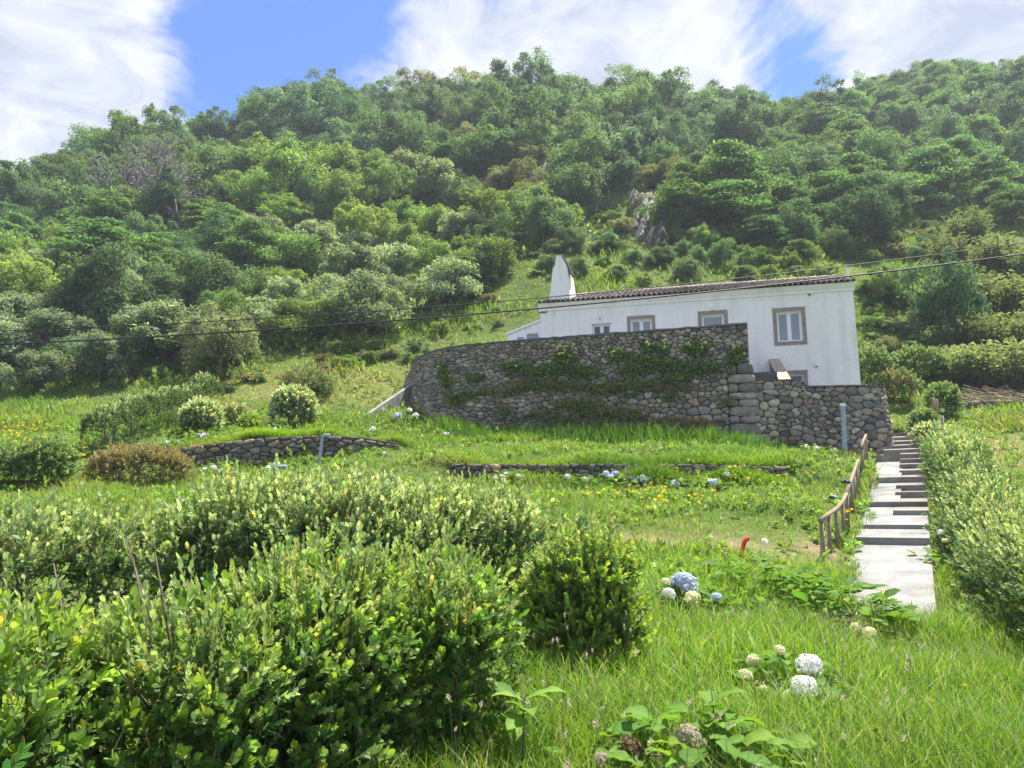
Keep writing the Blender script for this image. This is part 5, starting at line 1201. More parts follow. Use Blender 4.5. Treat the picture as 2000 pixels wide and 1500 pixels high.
# ------------------------------------------------------------------ grass and weeds
def on_built(X, Y):
    s, n = path_dist(X, Y); m = (np.abs(n) < 0.62) & (s > 1.4) & (s < 20.5)
    u = (X - HL[0]) * EX[0] + (Y - HL[1]) * EX[1]; d = (X - HL[0]) * EY[0] + (Y - HL[1]) * EY[1]
    m |= (u > -1.0) & (u < HLEN + 0.2) & (d > -3.6) & (d < 5.2)
    m &= ~((n < -0.47 - 0.12 * np.sin(s * 2.3) * np.sin(s * 0.9 + 1)) & (s < 13))
    m |= (u > -3.6) & (u < 8) & (d > -2.4) & (d < 4.5)
    return m
GC = {'lime': (0.112, 0.205, 0.014), 'green': (0.066, 0.148, 0.013), 'yellow': (0.180, 0.230, 0.026), 'pale': (0.24, 0.28, 0.13), 'straw': (0.34, 0.29, 0.16), 'deep': (0.055, 0.125, 0.026)}
def blades(X, Y, L, W, segs, cols, lean=0.35, bend=0.6, stiff=None):
    m = len(X); Z = T(X, Y) - 0.02; a = rng.uniform(0, 6.283, m); dirv = np.stack([np.cos(a), np.sin(a), np.zeros(m)], 1); side = np.stack([-np.sin(a), np.cos(a), np.zeros(m)], 1)
    tw = rng.uniform(-0.7, 0.7, m)[:, None]; side = norm(side + dirv * tw); ln = np.abs(rng.normal(0, lean, m)); bd = np.abs(rng.normal(bend, bend * 0.5, m))
    base = np.stack([X, Y, Z], 1); ts = np.linspace(0, 1, segs + 1); V = []; n = 2 * segs + 1
    for k, t in enumerate(ts):
        hz = (ln * t + bd * t ** 2.2) * L; vt = L * (t - 0.22 * bd * t ** 3); p = base + dirv * hz[:, None]; p[:, 2] += np.maximum(vt, 0.0)
        w = W * (1 - t ** 1.6) * (0.75 + 0.5 * min(t * 3, 0.5))
        if k < segs: V += [p - side * w[:, None] * 0.5, p + side * w[:, None] * 0.5]
        else: V.append(p)
    V = np.stack(V, 1).reshape(-1, 3); o = (np.arange(m) * n)[:, None]
    F = [np.concatenate([o + np.array([[2 * k, 2 * k + 1, 2 * k + 3, 2 * k + 2]]) for k in range(segs - 1)])] if segs > 1 else []
    F.append(o + np.array([[2 * segs - 2, 2 * segs - 1, 2 * segs]])); C = np.repeat(cols, n, 0)
    return V, F, C
def patchy(X, Y, sc, seed=0.0): return 0.5 + 0.5 * np.sin(X * sc + 1.7 * np.sin(Y * sc * 0.8 + seed) + seed) * np.cos(Y * sc * 1.1 + 1.3 * np.sin(X * sc * 0.7 + seed * 2))
def grass_cols(X, Y, mixd):
    names = list(mixd); w = np.array([mixd[k] for k in names], float); w /= w.sum(); k = rng.choice(len(names), len(X), p=w); c = np.array([GC[n] for n in names])[k]
    pt = patchy(X, Y, 0.9, 1.0)[:, None]; c = c * (0.82 + 0.36 * pt) * (1 + rng.normal(0, 0.14, (len(X), 1))); q2 = np.clip((patchy(X, Y, 0.62, 9.0) - 0.68) * 2.2, 0, 0.6)[:, None] * (rng.random((len(X), 1)) < 0.75); c = c * (1 - q2) + np.array((0.19, 0.175, 0.075)) * q2; q3 = np.clip((patchy(X, Y, 0.45, 14.0) - 0.6) * 1.6, 0, 0.6)[:, None]; c = c * (1 - q3) + np.array((0.05, 0.125, 0.03)) * q3; return np.clip(c, 0.01, 0.6)
HCLEAR = ((2.05, 5.75, 0.42), (2.0, 8.45, 0.42), (3.75, 8.2, 0.55), (1.02, 4.15, 0.45), (2.3, 8.2, 0.2), (3.4, 11.2, 0.5))
def cleared(X, Y):
    m = np.zeros(len(X), bool)
    for x, y, r in HCLEAR: m |= ((X - x) ** 2 + (Y - y) ** 2) < r * r
    return m & (rng.random(len(X)) < 0.85)
def grass_field():
    mb = MB()
    # long grass near the camera
    n = 80000; Y = 3.3 + 8.6 * rng.random(n) ** 1.1; X = rng.uniform(-0.45, 0.76, n) * (Y + 0.3); ok = ~on_built(X, Y) & (rng.random(n) > 1.15 * bare(X, Y)) & ~cleared(X, Y); X, Y = X[ok], Y[ok]
    L = rng.uniform(0.14, 0.40, len(X)) * (0.7 + 0.6 * patchy(X, Y, 1.3, 0.4)) * np.interp(Y, (2, 8, 12), (1.0, 0.95, 0.8)); W = rng.uniform(0.0045, 0.0095, len(X)) * np.interp(Y, (2, 12), (0.85, 1.7))
    mb.add(*blades(X, Y, L, W, 3, grass_cols(X, Y, {'lime': 5, 'green': 4, 'yellow': 1.5, 'pale': 0.9, 'straw': 0.35}), 0.3, 0.55))
    # terraces and slopes up to the wall
    n = 105000; Y = 10 + 16.5 * rng.random(n) ** 1.1; X = rng.uniform(-0.78, 0.78, n) * (Y + 1); ok = ~on_built(X, Y) & (rng.random(n) > 1.15 * bare(X, Y)) & (rng.random(n) > 0.75 * dry(X, Y)); X, Y = X[ok], Y[ok]
    p = patchy(X, Y, 0.8, 2.2); L = (0.07 + 0.22 * p ** 1.5) * rng.uniform(0.6, 1.4, len(X)); W = rng.uniform(0.012, 0.026, len(X)) * np.interp(Y, (10, 27), (0.8, 1.5))
    mb.add(*blades(X, Y, L, W, 2, grass_cols(X, Y, {'lime': 4, 'green': 4.5, 'yellow': 2.2, 'pale': 0.7, 'straw': 0.5, 'deep': 1}), 0.35, 0.5))
    # tall fringe along the foot of the big wall and on terrace edges
    u = rng.uniform(0, 1, 9000); A, B = P(860, 836, 27.2), P(1480, 872, 23.9); X = A[0] + (B[0] - A[0]) * u + rng.normal(0, 0.35, 9000); Y = A[1] + (B[1] - A[1]) * u - np.abs(rng.normal(0, 0.55, 9000)); tall = 0.25 + 0.5 * patchy(X, Y, 0.7, 5.0)
    mb.add(*blades(X, Y, tall * rng.uniform(0.5, 1.2, 9000), rng.uniform(0.015, 0.03, 9000), 2, grass_cols(X, Y, {'green': 5, 'deep': 3, 'lime': 2}), 0.2, 0.4))
    for (p0, p1) in (((885, 905, 20.0), (1540, 905, 19.1)), ((350, 880, 21.6), (790, 866, 23.0))):
        A, B = P(*p0), P(*p1); k = 9000; u = rng.uniform(0, 1, k); X = A[0] + (B[0] - A[0]) * u + rng.normal(0, 0.2, k); Y = A[1] + (B[1] - A[1]) * u + np.abs(rng.normal(0.05, 0.3, k))
        mb.add(*blades(X, Y, rng.uniform(0.12, 0.34, k), rng.uniform(0.015, 0.028, k), 2, grass_cols(X, Y, {'lime': 5, 'yellow': 3, 'green': 3}), 0.5, 0.9))
    A, B = P(885, 942, 19.55), P(1540, 936, 18.75); k = 12000; u = rng.uniform(0, 1, k); X = A[0] + (B[0] - A[0]) * u; Y = A[1] + (B[1] - A[1]) * u - np.abs(rng.normal(0.1, 0.22, k)); q = patchy(X, Y * 0.3, 1.4, 6.0)
    mb.add(*blades(X, Y, (0.10 + 0.5 * q ** 2) * rng.uniform(0.5, 1.2, k), rng.uniform(0.014, 0.028, k), 2, grass_cols(X, Y, {'lime': 5, 'yellow': 2, 'green': 4}), 0.3, 0.5))
    # slopes behind: left lawn, banks round the house, right field
    n = 130000; Y = 25 + 37 * rng.random(n) ** 1.4; X = rng.uniform(-0.8, 0.8, n) * (Y + 1); ok = ~on_built(X, Y); X, Y = X[ok], Y[ok]; px, py = proj(X, Y, T(X, Y)); ok = py > np.interp(px, EDGE[:, 0], EDGE[:, 1]) - 15; X, Y = X[ok], Y[ok]
    p = patchy(X, Y, 0.6, 3.1); L = (0.10 + 0.42 * p ** 2) * rng.uniform(0.5, 1.3, len(X)); W = rng.uniform(0.03, 0.06, len(X)) * np.interp(Y, (30, 60), (1, 1.6)); L = L * np.interp(Y, (30, 60), (1, 1.5)); dr_ = dry(X, Y)
    c = grass_cols(X, Y, {'lime': 4, 'green': 3.5, 'yellow': 3, 'straw': 0.7, 'deep': 1}); s = (rng.random(len(X)) < dr_ * 0.7)[:, None]; c = np.where(s, np.array(GC['straw']) * rng.uniform(0.5, 1.0, (len(X), 1)), c)
    mb.add(*blades(X, Y, L, W, 2, c, 0.35, 0.5))
    o = mb.build('grass', M['grass'], None, True); tag(o, 'long lime green grass covering the terraces and slopes', 'grass', kind='stuff')
    # flowering grass heads near the camera
    mb = MB(); k = 210; Y = 2.9 + 4.5 * rng.random(k); X = rng.uniform(-0.2, 0.55, k) * Y; Z = T(X, Y); hd = mkproto(14, 0.022, 0.008, 0.035, (0.36, 0.30, 0.23), (0.52, 0.45, 0.36), six=False, seed=81, stem=False, open_lo=1.2, open_hi=0.6)
    h = rng.uniform(0.24, 0.46, k); lean = rng.normal(0, 0.06, (k, 2))
    for i in range(k): V, F = tube([(X[i], Y[i], Z[i]), (X[i] + lean[i, 0], Y[i] + lean[i, 1], Z[i] + h[i])], (0.0025, 0.0015), 3, False); mb.add(V, F, (0.2, 0.22, 0.1))
    scatter(mb, hd, np.stack([X + lean[:, 0], Y + lean[:, 1], Z + h], 1), norm(np.array((0, 0, 1.0)) + rng.normal(0, 0.3, (k, 3))), rng.uniform(0.6, 1.3, k))
    o = mb.build('seed_heads', M['straw']); tag(o, 'pale seed heads on thin stalks in the long grass', 'seed heads', kind='stuff')
grass_field()
def weeds():
    mb = MB(); pr = [mkproto(9, 0.085, 0.05, 0.05, (0.06, 0.12, 0.025), (0.13, 0.21, 0.035), six=False, seed=91, stem=False, open_lo=1.4, open_hi=0.7), mkproto(8, 0.10, 0.035, 0.10, (0.07, 0.12, 0.03), (0.16, 0.21, 0.05), six=False, seed=92, stem=False)]
    n = 15000; Y = 8.5 + 19 * rng.random(n); X = rng.uniform(-0.75, 0.75, n) * (Y + 1); ok = ~on_built(X, Y) & (patchy(X, Y, 1.1, 4.0) + rng.normal(0, 0.2, n) > 0.55) & (rng.random(n) > 1.1 * bare(X, Y)); X, Y = X[ok], Y[ok]; pos = np.stack([X, Y, T(X, Y) + 0.03], 1)
    k = rng.integers(2, size=len(X))
    for q in range(2): scatter(mb, pr[q], pos[k == q], norm(np.array((0, 0, 1.0)) + rng.normal(0, 0.35, (int((k == q).sum()), 3))), rng.uniform(0.7, 1.9, int((k == q).sum())), None, 1 + rng.normal(0, 0.18, (int((k == q).sum()), 1)) + rng.normal(0, 0.04, (int((k == q).sum()), 3)))
    n = 5200; px = rng.uniform(0, 2000, n); Y = 26 + 19 * rng.random(n); X = rng.uniform(-0.8, 0.8, n) * Y; ok = ~on_built(X, Y); X, Y = X[ok], Y[ok]; qx, qy = proj(X, Y, T(X, Y)); ok = (qy > np.interp(qx, EDGE[:, 0], EDGE[:, 1]) - 10) & (patchy(X, Y, 0.5, 7.0) > 0.5); X, Y = X[ok], Y[ok]; pos = np.stack([X, Y, T(X, Y) + 0.05], 1)
    scatter(mb, pr[1], pos, norm(np.array((0, 0, 1.0)) + rng.normal(0, 0.35, pos.shape)), rng.uniform(1.3, 2.8, len(pos)), None, 1 + rng.normal(0, 0.2, (len(pos), 1)) + rng.normal(0, 0.04, (len(pos), 3)))
    o = mb.build('weeds', M['leaf'], None, True); tag(o, 'low broad-leaved weeds among the terrace grass', 'weeds', kind='stuff')
    # drifts of small yellow flowers far off on the left meadow
    mb = MB(); fl = mkproto(6, 0.05, 0.04, 0.01, (0.66, 0.54, 0.03), (0.78, 0.64, 0.05), six=False, seed=93, stem=False, open_lo=1.2, open_hi=0.9); pts = []
    for (cx, cy, w, h, k) in ((40, 860, 70, 30, 70), (435, 750, 40, 14, 50), (150, 905, 20, 10, 20), (500, 745, 60, 20, 40), (1280, 990, 200, 22, 46), (1450, 945, 150, 10, 20), (1290, 1000, 12, 5, 12), (1655, 1040, 10, 6, 8)):
        for _ in range(k): g_ = G(cx + rng.normal(0, w * 0.5), cy + rng.normal(0, h * 0.5), 9, 40); pts.append(g_ + (0, 0, rng.uniform(0.15, 0.4)))
    pts = np.array(pts); scatter(mb, fl, pts, norm(np.array((0, -0.4, 1.0)) + rng.normal(0, 0.3, pts.shape)), rng.uniform(0.6, 1.5, len(pts)))
    o = mb.build('yellow_flowers', M['petal']); tag(o, 'drifts of small yellow wildflowers in the meadow grass', 'wildflowers', kind='stuff')
weeds()

# ------------------------------------------------------------------ hydrangeas and big-leaved plants
def big_leaf(L, W, seed, n=7, droop=0.5, fold=0.25, base=(0.085, 0.17, 0.028)):
    """ovate leaf made of two strips along a drooping midrib, pointing +Y, base at the origin"""
    st = np.random.default_rng(seed); V = []; C = []
    for k in range(n):
        t = k / (n - 1); w = W * (math.sin(math.pi * min(1, t * 0.92 + 0.06)) ** 0.75) * 0.5 * (1 if t < 0.98 else 0.05); y = L * (t - 0.18 * droop * t ** 3); z = L * (0.30 * t - droop * 0.55 * t * t); rp = 0.03 * W * math.sin(t * 19)
        V += [(-w, y, z + fold * w + rp + st.normal(0, 0.004)), (0, y, z), (w, y, z + fold * w - rp + st.normal(0, 0.004))]; C += [np.array(base) * st.uniform(0.95, 1.1), np.array(base) * 1.35, np.array(base) * st.uniform(0.95, 1.1)]
    F = [[3 * k + i, 3 * k + i + 1, 3 * k + i + 4, 3 * k + i + 3] for k in range(n - 1) for i in range(2)]
    return np.array(V), F, np.array(C)
M['bigleaf'] = leaf_mat('broad leaf', 0.45, 0.6, 0.12, 0.18, gain=1.2)
LEAFM = []
for k, (L, W, dp, bc) in enumerate(((0.15, 0.095, 0.5, (0.085, 0.17, 0.028)), (0.13, 0.085, 0.7, (0.11, 0.20, 0.03)), (0.16, 0.10, 0.3, (0.07, 0.145, 0.026)), (0.30, 0.105, 0.7, (0.13, 0.22, 0.04)), (0.26, 0.10, 0.45, (0.10, 0.19, 0.035)))):
    v, f, c = big_leaf(L, W, 200 + k, droop=dp, base=bc); mb = MB(); mb.add(v, f, c); o = mb.build('leaf', M['bigleaf'], None, True); LEAFM.append(o.data); bpy.data.objects.remove(o)
HC = {'blue': ((0.50, 0.58, 0.76), (0.72, 0.77, 0.86)), 'white': ((0.86, 0.85, 0.85), (0.93, 0.91, 0.90)), 'cream': ((0.80, 0.78, 0.46), (0.90, 0.88, 0.70)), 'dry': ((0.16, 0.10, 0.06), (0.30, 0.22, 0.14)), 'fluff': ((0.46, 0.41, 0.30), (0.66, 0.60, 0.48))}
HEADM = {}
def head_mesh(col, n, seed):
    key = (col, n, seed)
    if key in HEADM: return HEADM[key]
    st = np.random.default_rng(seed); mb = MB(); lo, hi = HC[col]
    d = st.normal(size=(n, 3)); d /= np.linalg.norm(d, axis=1)[:, None]; d[:, 2] = np.where(d[:, 2] < -0.55, -d[:, 2], d[:, 2]); bump_ = 1 + 0.10 * np.sin(d[:, 0] * 9) * np.sin(d[:, 1] * 8 + 1) + st.normal(0, 0.035, n)
    pos = d * np.array((1, 1, 0.82)) * bump_[:, None]
    pet = []
    for q in range(4):
        v, F = leaf4(0.17, 0.17, 0.1, -0.05 + (0.3 if col in ('dry', 'fluff') else 0)); v = rot_axis(v, (1, 0, 0), -1.25); pet.append((rot_axis(v, (0, 0, 1), q * 1.5708), F))
    me = MB()
    for v, F in pet: me.add(v, F, (1, 1, 1))
    proto = (np.concatenate(me.V), merge(me.F), np.concatenate(me.C)); mf = st.random((n, 1)); t = (np.array(lo) * (1 - mf) + np.array(hi) * mf)
    scatter(mb, proto, pos, norm(d + st.normal(0, 0.25, (n, 3))), st.uniform(0.75, 1.2, n) * math.sqrt(150 / n), None, t)
    th = np.linspace(0, 2 * math.pi, 8, endpoint=False); V = [(0.82 * math.cos(a) * math.sin(p), 0.82 * math.sin(a) * math.sin(p), 0.68 * math.cos(p)) for p in (0.5, 1.1, 1.7, 2.3) for a in th]; F = [[r * 8 + i, r * 8 + (i + 1) % 8, (r + 1) * 8 + (i + 1) % 8, (r + 1) * 8 + i] for r in range(3) for i in range(8)] + [list(range(8))[::-1], list(range(24, 32))]
    mb.add(V, F, np.array(lo) * 0.9); o = mb.build('flower_head', M['petal']); HEADM[key] = o.data; bpy.data.objects.remove(o); return HEADM[key]
def put_leaf(root, k, p, yaw, pitch, sc, name='leaf'):
    o = obj(name, LEAFM[k], root); o.location = tuple(float(v) for v in p); o.rotation_euler = (pitch, rng.normal(0, 0.2), yaw); o.scale = (sc,) * 3; return o
def hydrangea(heads, label, nleaf, group=None, spread=0.25, leaf_scale=1.0, nflor=150, name='hydrangea', base=None, cat='hydrangea', leafset=(0, 1, 2), hgt=0.3):
    """heads: (px,py,Y,radius_px,colour)"""
    pts = [P(a, b_, Y) for a, b_, Y, r, c in heads]; c = np.mean(pts, 0) if base is None else np.array(base, float); c = np.array((c[0], c[1] + 0.02, 0)); c[2] = T1(c[0], c[1])
    root = thing(name, c, label, cat, group)
    for (a, b_, Y, r, col), p in zip(heads, pts):
        rad = r * Y / F_PX; o = obj('flower_head', head_mesh(col, nflor, int(rng.integers(3))), root); g = T1(p[0], p[1]); p = p.copy(); p[2] = max(p[2], g + 0.06); o.location = tuple(p); o.scale = (rad,) * 3; o.rotation_euler = (rng.normal(0.25, 0.2), rng.normal(0, 0.25), rng.uniform(0, 6))
        V, F = tube([c - (0, 0, 0.03), (c + p) / 2 + rng.normal(0, 0.02, 3), p - (0, 0, rad * 0.5)], (0.008, 0.006, 0.005), 5); mb = MB(); mb.add(V, F); mb.build('stem', M['bark'], root, True)
    for k in range(nleaf):
        a = k * 2.4 + rng.normal(0, 0.3); r = spread * math.sqrt((k + 0.5) / nleaf); x, y = c[0] + r * math.cos(a), c[1] + r * math.sin(a); z = T1(x, y) + hgt * (1 - 0.6 * (k / nleaf)) * rng.uniform(0.55, 1.0)
        put_leaf(root, leafset[int(rng.integers(len(leafset)))], (x, y, z), a - math.pi / 2 + rng.normal(0, 0.4), rng.uniform(-0.35, 0.45), leaf_scale * rng.uniform(0.75, 1.2))
    return root
hydrangea([(1580, 1300, 5.75, 23, 'white'), (1570, 1343, 5.45, 24, 'white'), (1472, 1292, 5.9, 13, 'cream'), (1456, 1320, 5.7, 13, 'cream'), (1542, 1360, 5.5, 13, 'cream'), (1523, 1270, 6.1, 10, 'cream'), (1597, 1350, 5.55, 8, 'cream'), (1491, 1345, 5.55, 7, 'cream')], 'hydrangea with two big white heads and small cream ones in the long grass', 64, spread=0.42, leaf_scale=0.95, base=(2.08, 5.95, 0), hgt=0.26)
hydrangea([(1338, 1141, 8.6, 24, 'blue'), (1318, 1136, 8.7, 12, 'blue'), (1306, 1160, 8.4, 12, 'white'), (1352, 1168, 8.3, 14, 'cream'), (1300, 1137, 8.6, 9, 'cream')], 'pale blue hydrangea cluster standing in the grass right of the round shrub', 36, spread=0.35, base=(2.02, 8.75, 0), hgt=0.22)
hydrangea([(1399, 1167, 8.3, 10, 'blue')], 'single small blue hydrangea head beside the pale blue cluster', 10, spread=0.18, hgt=0.2)
hydrangea([(1672, 1226, 8.2, 10, 'cream'), (1698, 1236, 8.1, 12, 'cream'), (1695, 1266, 7.7, 9, 'cream'), (1612, 1213, 8.5, 11, 'fluff'), (1683, 1208, 8.4, 7, 'cream')], 'leafy hydrangea with cream heads where the path meets the grass', 150, spread=0.72, leaf_scale=1.25, base=(3.85, 8.95, 0), hgt=0.42)
hydrangea([(1290, 1105, 10.2, 5, 'white')], 'low leafy green plant near the red conduit', 20, spread=0.4, hgt=0.2)
hydrangea([(1500, 1100, 10.6, 5, 'cream'), (1493, 1057, 12.2, 6, 'white')], 'leafy green plant on the bare soil left of the handrail', 34, spread=0.55, hgt=0.22)
hydrangea([(1540, 1190, 9, 5, 'cream')], 'broad-leaved green mound in the grass below the handrail', 90, spread=0.75, leaf_scale=1.2, base=(3.2, 9.6, 0), hgt=0.38)
hydrangea([(1231, 1460, 4.3, 22, 'dry'), (1343, 1440, 4.45, 24, 'fluff'), (1175, 1484, 4.2, 14, 'fluff')], 'big-leaved hydrangea with withered brown and grey heads', 70, spread=0.5, leaf_scale=1.3, base=(1.05, 4.35, 0), hgt=0.36, leafset=(0, 1, 1))
def dock(px, py, Y, n, label, sc, h):
    c = P(px, py, Y); c[2] = T1(c[0], c[1]); root = thing('dock_plant', c, label, 'plant')
    V, F = tube([c, c + (0.01, 0, h * 0.5), c + (0.0, 0.01, h)], (0.007, 0.006, 0.003), 5); mb = MB(); mb.add(V, F); mb.build('stem', M['bark'], root, True)
    for k in range(n): put_leaf(root, 3 + k % 2, c + np.array((rng.normal(0, 0.02), rng.normal(0, 0.02), h * rng.uniform(0.15, 0.9))), k * 2.4, rng.uniform(-0.1, 0.5), sc * rng.uniform(0.65, 1.1))
dock(1020, 1500, 4.5, 11, 'dock plant with long pale green leaves and a dark stem', 1.0, 0.45)
dock(890, 1440, 4.6, 10, 'dock plant with arching leaves against the front hedge', 0.9, 0.45)
dock(1395, 1460, 4.6, 9, 'slim dock plant with bluish leaves beside the withered hydrangea', 0.85, 0.42)
# small hydrangeas of the terraces (heads a few pixels across)
for i, (hs, lab) in enumerate((
    ([(968, 934, 19.0, 5, 'white'), (980, 930, 19.0, 4, 'white'), (988, 926, 19.1, 4, 'white')], 'three white hydrangea heads at the hedge end of the terrace row'),
    ([(1012, 931, 19.0, 6, 'white'), (1024, 933, 19.0, 5, 'cream')], 'white and cream hydrangea pair in the terrace row'),
    ([(1109, 932, 18.9, 6, 'white')], 'lone white hydrangea head before the mid terrace wall'),
    ([(1142, 938, 18.7, 7, 'cream')], 'cream hydrangea left of the thin stake'),
    ([(1184, 926, 18.9, 7, 'blue'), (1202, 927, 18.9, 8, 'blue'), (1194, 931, 18.8, 5, 'white'), (1211, 933, 18.8, 5, 'white')], 'group of four pale blue hydrangea heads beside the thin stake'),
    ([(1234, 936, 18.7, 7, 'blue'), (1257, 938, 18.6, 11, 'blue'), (1241, 941, 18.6, 5, 'white')], 'big pale blue hydrangea just right of the thin stake'),
    ([(1318, 945, 18.2, 8, 'blue'), (1330, 937, 18.4, 4, 'cream')], 'blue hydrangea under the mossy part of the terrace wall'),
    ([(1392, 944, 18.0, 10, 'blue')], 'round blue hydrangea near the end of the terrace row'),
    ([(1421, 928, 18.6, 7, 'white')], 'white hydrangea beside the yellow green bush of the row'),
    ([(385, 853, 23.2, 7, 'blue'), (398, 851, 23.2, 6, 'white'), (408, 854, 23.2, 6, 'blue')], 'blue hydrangeas at the foot of the pale ball shrub'),
    ([(326, 865, 21.9, 5, 'white'), (348, 864, 21.9, 4, 'white')], 'white hydrangea heads on top of the dark terrace wall'),
    ([(403, 921, 20.4, 8, 'blue'), (417, 914, 20.5, 6, 'white'), (432, 922, 20.3, 7, 'blue'), (443, 922, 20.3, 6, 'white'), (460, 925, 20.2, 5, 'white')], 'row of blue and white hydrangeas at the foot of the terrace wall'),
    ([(540, 907, 19.5, 6, 'white'), (524, 914, 19.3, 5, 'white')], 'white hydrangeas behind the bent vent pipe'),
    ([(777, 812, 27.0, 7, 'blue'), (800, 801, 27.6, 5, 'white'), (811, 812, 27.2, 6, 'white')], 'hydrangeas by the curved end of the stone wall'),
    ([(866, 849, 26.0, 6, 'white'), (874, 851, 25.9, 5, 'white')], 'white hydrangeas under the white-marked stone of the big wall'),
    ([(528, 838, 24.8, 6, 'white'), (536, 842, 24.6, 5, 'white')], 'white hydrangeas in front of the silvery ball shrub'),
    ([(728, 838, 24.8, 6, 'white')], 'lone white hydrangea on the lawn below the ramp'),
    ([(463, 850, 23.9, 5, 'white'), (484, 848, 23.9, 5, 'white')], 'white hydrangeas beside the lime sapling'),
    ([(752, 891, 21.6, 5, 'white'), (710, 893, 21.4, 4, 'blue')], 'small hydrangeas below the right end of the dark terrace wall'),
    ([(1575, 873, 22.8, 5, 'white'), (1595, 876, 22.7, 5, 'white'), (1632, 878, 22.6, 4, 'white')], 'white hydrangeas along the foot of the boulder wall'),
    ([(1838, 1040, 12.6, 6, 'white'), (1846, 1056, 12.2, 5, 'cream')], 'white flowers poking from the path hedge'))):
    hydrangea(hs, lab, 9 * len(hs) + 5, group='small terrace hydrangeas', spread=0.16 + 0.13 * len(hs), leaf_scale=1.2, nflor=40, hgt=0.3)
for (px, py, Y, lab) in ((1752, 1385, 5.2, 'yellow wildflower in the grass below the path, standing tallest'),) + tuple((a, b, c, 'small yellow wildflower in the grass beside the path hedge') for a, b, c in ((1736, 1392, 5.2), (1712, 1430, 4.8), (1705, 1434, 4.8), (1722, 1440, 4.7), (1777, 1441, 4.8), (1884, 1339, 5.9), (1818, 1369, 5.5), (1915, 1416, 5.1), (1923, 1487, 4.6), (1608, 1494, 4.5), (1802, 1421, 5.0), (1393, 1240, 7.2), (1400, 1246, 7.1))):
    p = P(px, py, Y); g = T1(p[0], p[1]); p[2] = max(p[2], g + 0.12); t = thing('wildflower', (p[0], p[1], g), lab, 'wildflower', None if 'tallest' in lab else 'yellow wildflowers near the path')
    V, F = tube([(p[0], p[1], g), p], 0.002, 4); mb = MB(); mb.add(V, F); mb.build('stem', M['bark'], t)
    fl = mkproto(7, 0.022, 0.014, 0.006, (0.80, 0.66, 0.03), (0.86, 0.74, 0.05), six=True, seed=95, stem=False, open_lo=1.15, open_hi=0.7); mb = MB(); scatter(mb, fl, p[None], norm(np.array([[rng.normal(0, .3), -0.5, 1.0]])), 1.0); mb.build('petals', M['petal'], t)

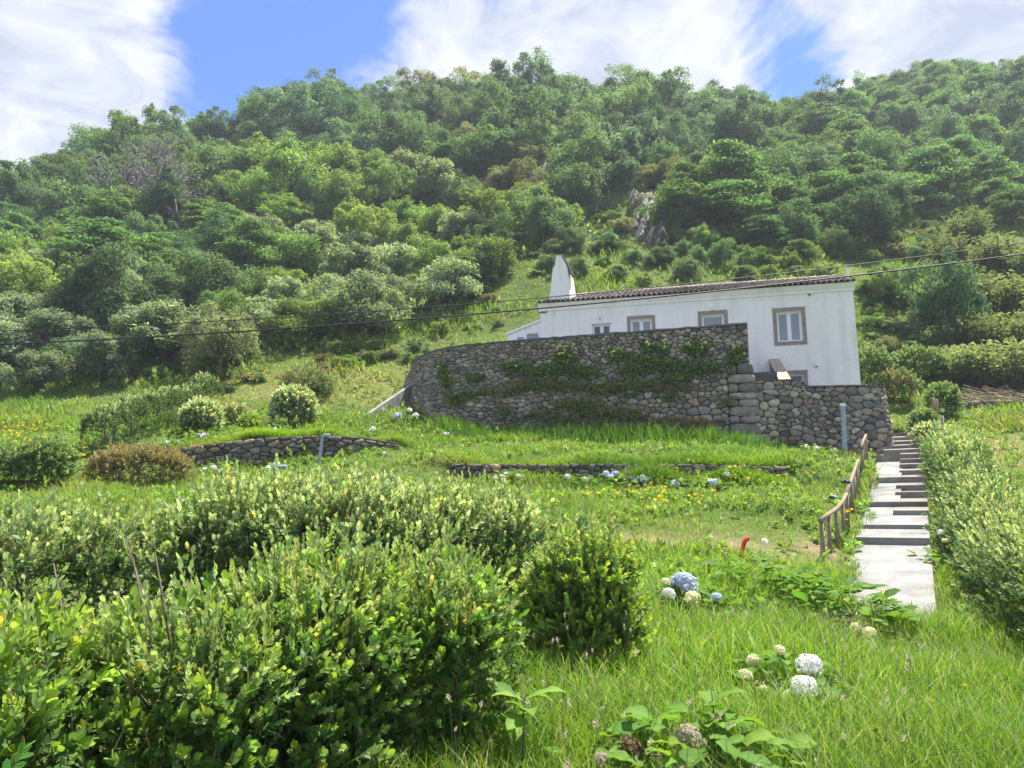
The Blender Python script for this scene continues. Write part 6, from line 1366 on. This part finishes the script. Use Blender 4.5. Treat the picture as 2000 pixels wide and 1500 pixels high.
# ------------------------------------------------------------------ plants rooted in the big wall
def wall_plants():
    root, mapw, L, H = BIGW
    u_l, xy_l = resample(pl)
    IV = [mkproto(8, 0.10, 0.075, 0.09, (0.05, 0.10, 0.03), (0.12, 0.19, 0.05), six=False, seed=301, stem=False), mkproto(8, 0.09, 0.06, 0.11, (0.06, 0.11, 0.03), (0.15, 0.20, 0.06), six=False, seed=302, stem=False)]
    DRYP = [mkproto(9, 0.09, 0.03, 0.10, (0.13, 0.12, 0.06), (0.24, 0.20, 0.12), six=False, seed=303, stem=False)]
    us = np.linspace(0.5, L - 0.1, 220); vs = np.linspace(0.05, H - 0.1, 60); UU, VV = np.meshgrid(us, vs); W = mapw(np.stack([UU.ravel(), VV.ravel(), np.full(UU.size, 0.08)], 1)); qx, qy = proj(W[:, 0], W[:, 1], W[:, 2]); ok = (W[:, 1] < 29.2)
    spots = [(870, 720, 12, 32, 'g'), (880, 745, 14, 22, 'g'), (930, 735, 20, 10, 'g'), (1010, 715, 26, 18, 'g'), (1050, 725, 24, 16, 'g'), (1110, 695, 26, 22, 'g'), (1090, 720, 36, 16, 'g'), (1145, 725, 30, 16, 'g'), (1208, 693, 24, 16, 'g'), (1262, 676, 16, 12, 'g'), (1290, 678, 10, 8, 'g'), (1260, 700, 34, 16, 'g'), (1300, 712, 36, 18, 'g'), (1362, 680, 24, 18, 'g'), (1375, 716, 44, 14, 'g'), (1440, 695, 16, 18, 'g'), (1320, 738, 30, 10, 'g'), (1240, 722, 26, 14, 'g'),
             (960, 765, 40, 10, 'm'), (1030, 752, 46, 12, 'm'), (1100, 750, 60, 14, 'm'), (1180, 758, 60, 14, 'm'), (1250, 750, 50, 12, 'm'), (910, 770, 22, 12, 'm'), (890, 780, 18, 18, 'm'), (1130, 790, 44, 20, 'm'), (1110, 820, 50, 14, 'm'), (1200, 805, 60, 16, 'm'), (1235, 812, 30, 10, 'm'), (1300, 755, 60, 9, 'd'), (1330, 822, 70, 12, 'd'), (1160, 830, 60, 14, 'd'), (1060, 812, 40, 12, 'm'), (1010, 840, 40, 12, 'm'), (1220, 848, 20, 14, 'g'), (870, 835, 22, 12, 'g'), (1365, 835, 40, 18, 'd'), (1255, 835, 40, 10, 'd'), (1308, 770, 12, 14, 'g'), (1420, 780, 20, 8, 'd'), (985, 800, 16, 12, 'm')]
    LAB = {'g': 'dark green leafy plant rooted in the joints of the big stone wall', 'm': 'yellow green creeper trailing over a ledge of the big stone wall', 'd': 'dry brownish creeper clinging to the big stone wall'}
    for (cx, cy, w, h, k) in spots:
        sel = ok & (np.abs(qx - cx) < 6) & (np.abs(qy - cy) < 5)
        if not sel.any(): continue
        i = np.nonzero(sel)[0][0]; c = W[i]; uv = (UU.ravel()[i], VV.ravel()[i]); m = c[1] / F_PX; n = int(w * h * 0.20) + 12; du = rng.normal(0, w * m * 0.55, n); dv = rng.normal(0, h * m * 0.5, n)
        UV = np.stack([np.clip(uv[0] + du, 0.3, L - 0.15), np.clip(uv[1] + dv, 0.05, H - 0.15), 0.05 + np.abs(rng.normal(0, 0.10 if k != 'd' else 0.05, n)) * np.exp(-(du / (w * m)) ** 2)], 1); pos = mapw(UV)
        t = thing('wall_plant', c, LAB[k], 'creeper', {'g': 'leafy plants in the big wall', 'm': 'creepers on the big wall', 'd': 'dry creepers on the big wall'}[k]); mb = MB(); ax = norm(np.array((-0.25, -0.8, 0.45)) + rng.normal(0, 0.45, (n, 3))); prs = DRYP if k == 'd' else (IV if k == 'g' else [IV[1], IV[1], DRYP[0]])
        ch = rng.integers(len(prs), size=n)
        for q, pr in enumerate(prs): scatter(mb, pr, pos[ch == q], ax[ch == q], rng.uniform(0.7, 1.3, int((ch == q).sum())), None, 1 + rng.normal(0, 0.13, (int((ch == q).sum()), 3)))
        o = mb.build('foliage', M['leaf'], t, True); o['kind'] = 'stuff'
        mb = MB()
        for q in range(4): e = pos[int(rng.integers(n))]; V, F = tube([c, (c + e) / 2 + rng.normal(0, 0.03, 3), e], (0.008, 0.006, 0.004), 4); mb.add(V, F)
        mb.build('stem', M['bark'], t)
wall_plants()
# heap of cut dry canes above the field wall
def heap():
    mb = MB(); n = 260; c = P(1955, 790, 29.3); X = c[0] + rng.uniform(-1.6, 3.0, n); Y = c[1] + rng.normal(0, 0.45, n); Z = T(X, Y) + np.abs(rng.normal(0.12, 0.15, n)); a = rng.normal(0, 0.7, n)
    for i in range(n):
        L = rng.uniform(0.4, 1.3); d = np.array((math.cos(a[i]), -0.5 + rng.normal(0, 0.4), -0.35 + rng.normal(0, 0.35))); d /= np.linalg.norm(d); p = np.array((X[i], Y[i], Z[i])); V, F = tube([p - d * L / 2, p + (0, 0, 0.06), p + d * L / 2], (0.014, 0.016, 0.008), 3, False); mb.add(V, F, np.array((0.30, 0.235, 0.16)) * rng.uniform(0.6, 1.3))
    o = mb.build('cane_heap', M['straw']); tag(o, 'heap of cut dry brown canes on the field wall', 'brushwood', kind='stuff')
heap()
# ------------------------------------------------------------------ haze
def haze():
    m = bpy.data.materials.new('haze air'); m.use_nodes = True; nt = m.node_tree; nt.nodes.clear(); out = node(nt, 'ShaderNodeOutputMaterial'); v = node(nt, 'ShaderNodeVolumePrincipled')
    v.inputs['Color'].default_value = (0.80, 0.90, 1.0, 1); v.inputs['Density'].default_value = HAZE; v.inputs['Anisotropy'].default_value = 0.2; link(nt, v.outputs[0], out.inputs['Volume'])
    mb = MB(); mb.add(*box(-440, 440, -70, 720, -120, 108)); o = mb.build('haze', m); o['kind'] = 'stuff'; o['label'] = 'thin bluish air over the valley'
HAZE = 0.00065
if HAZE: haze()
for o in bpy.data.objects:
    for k in ('_wl', '_L'):
        if k in o: del o[k]
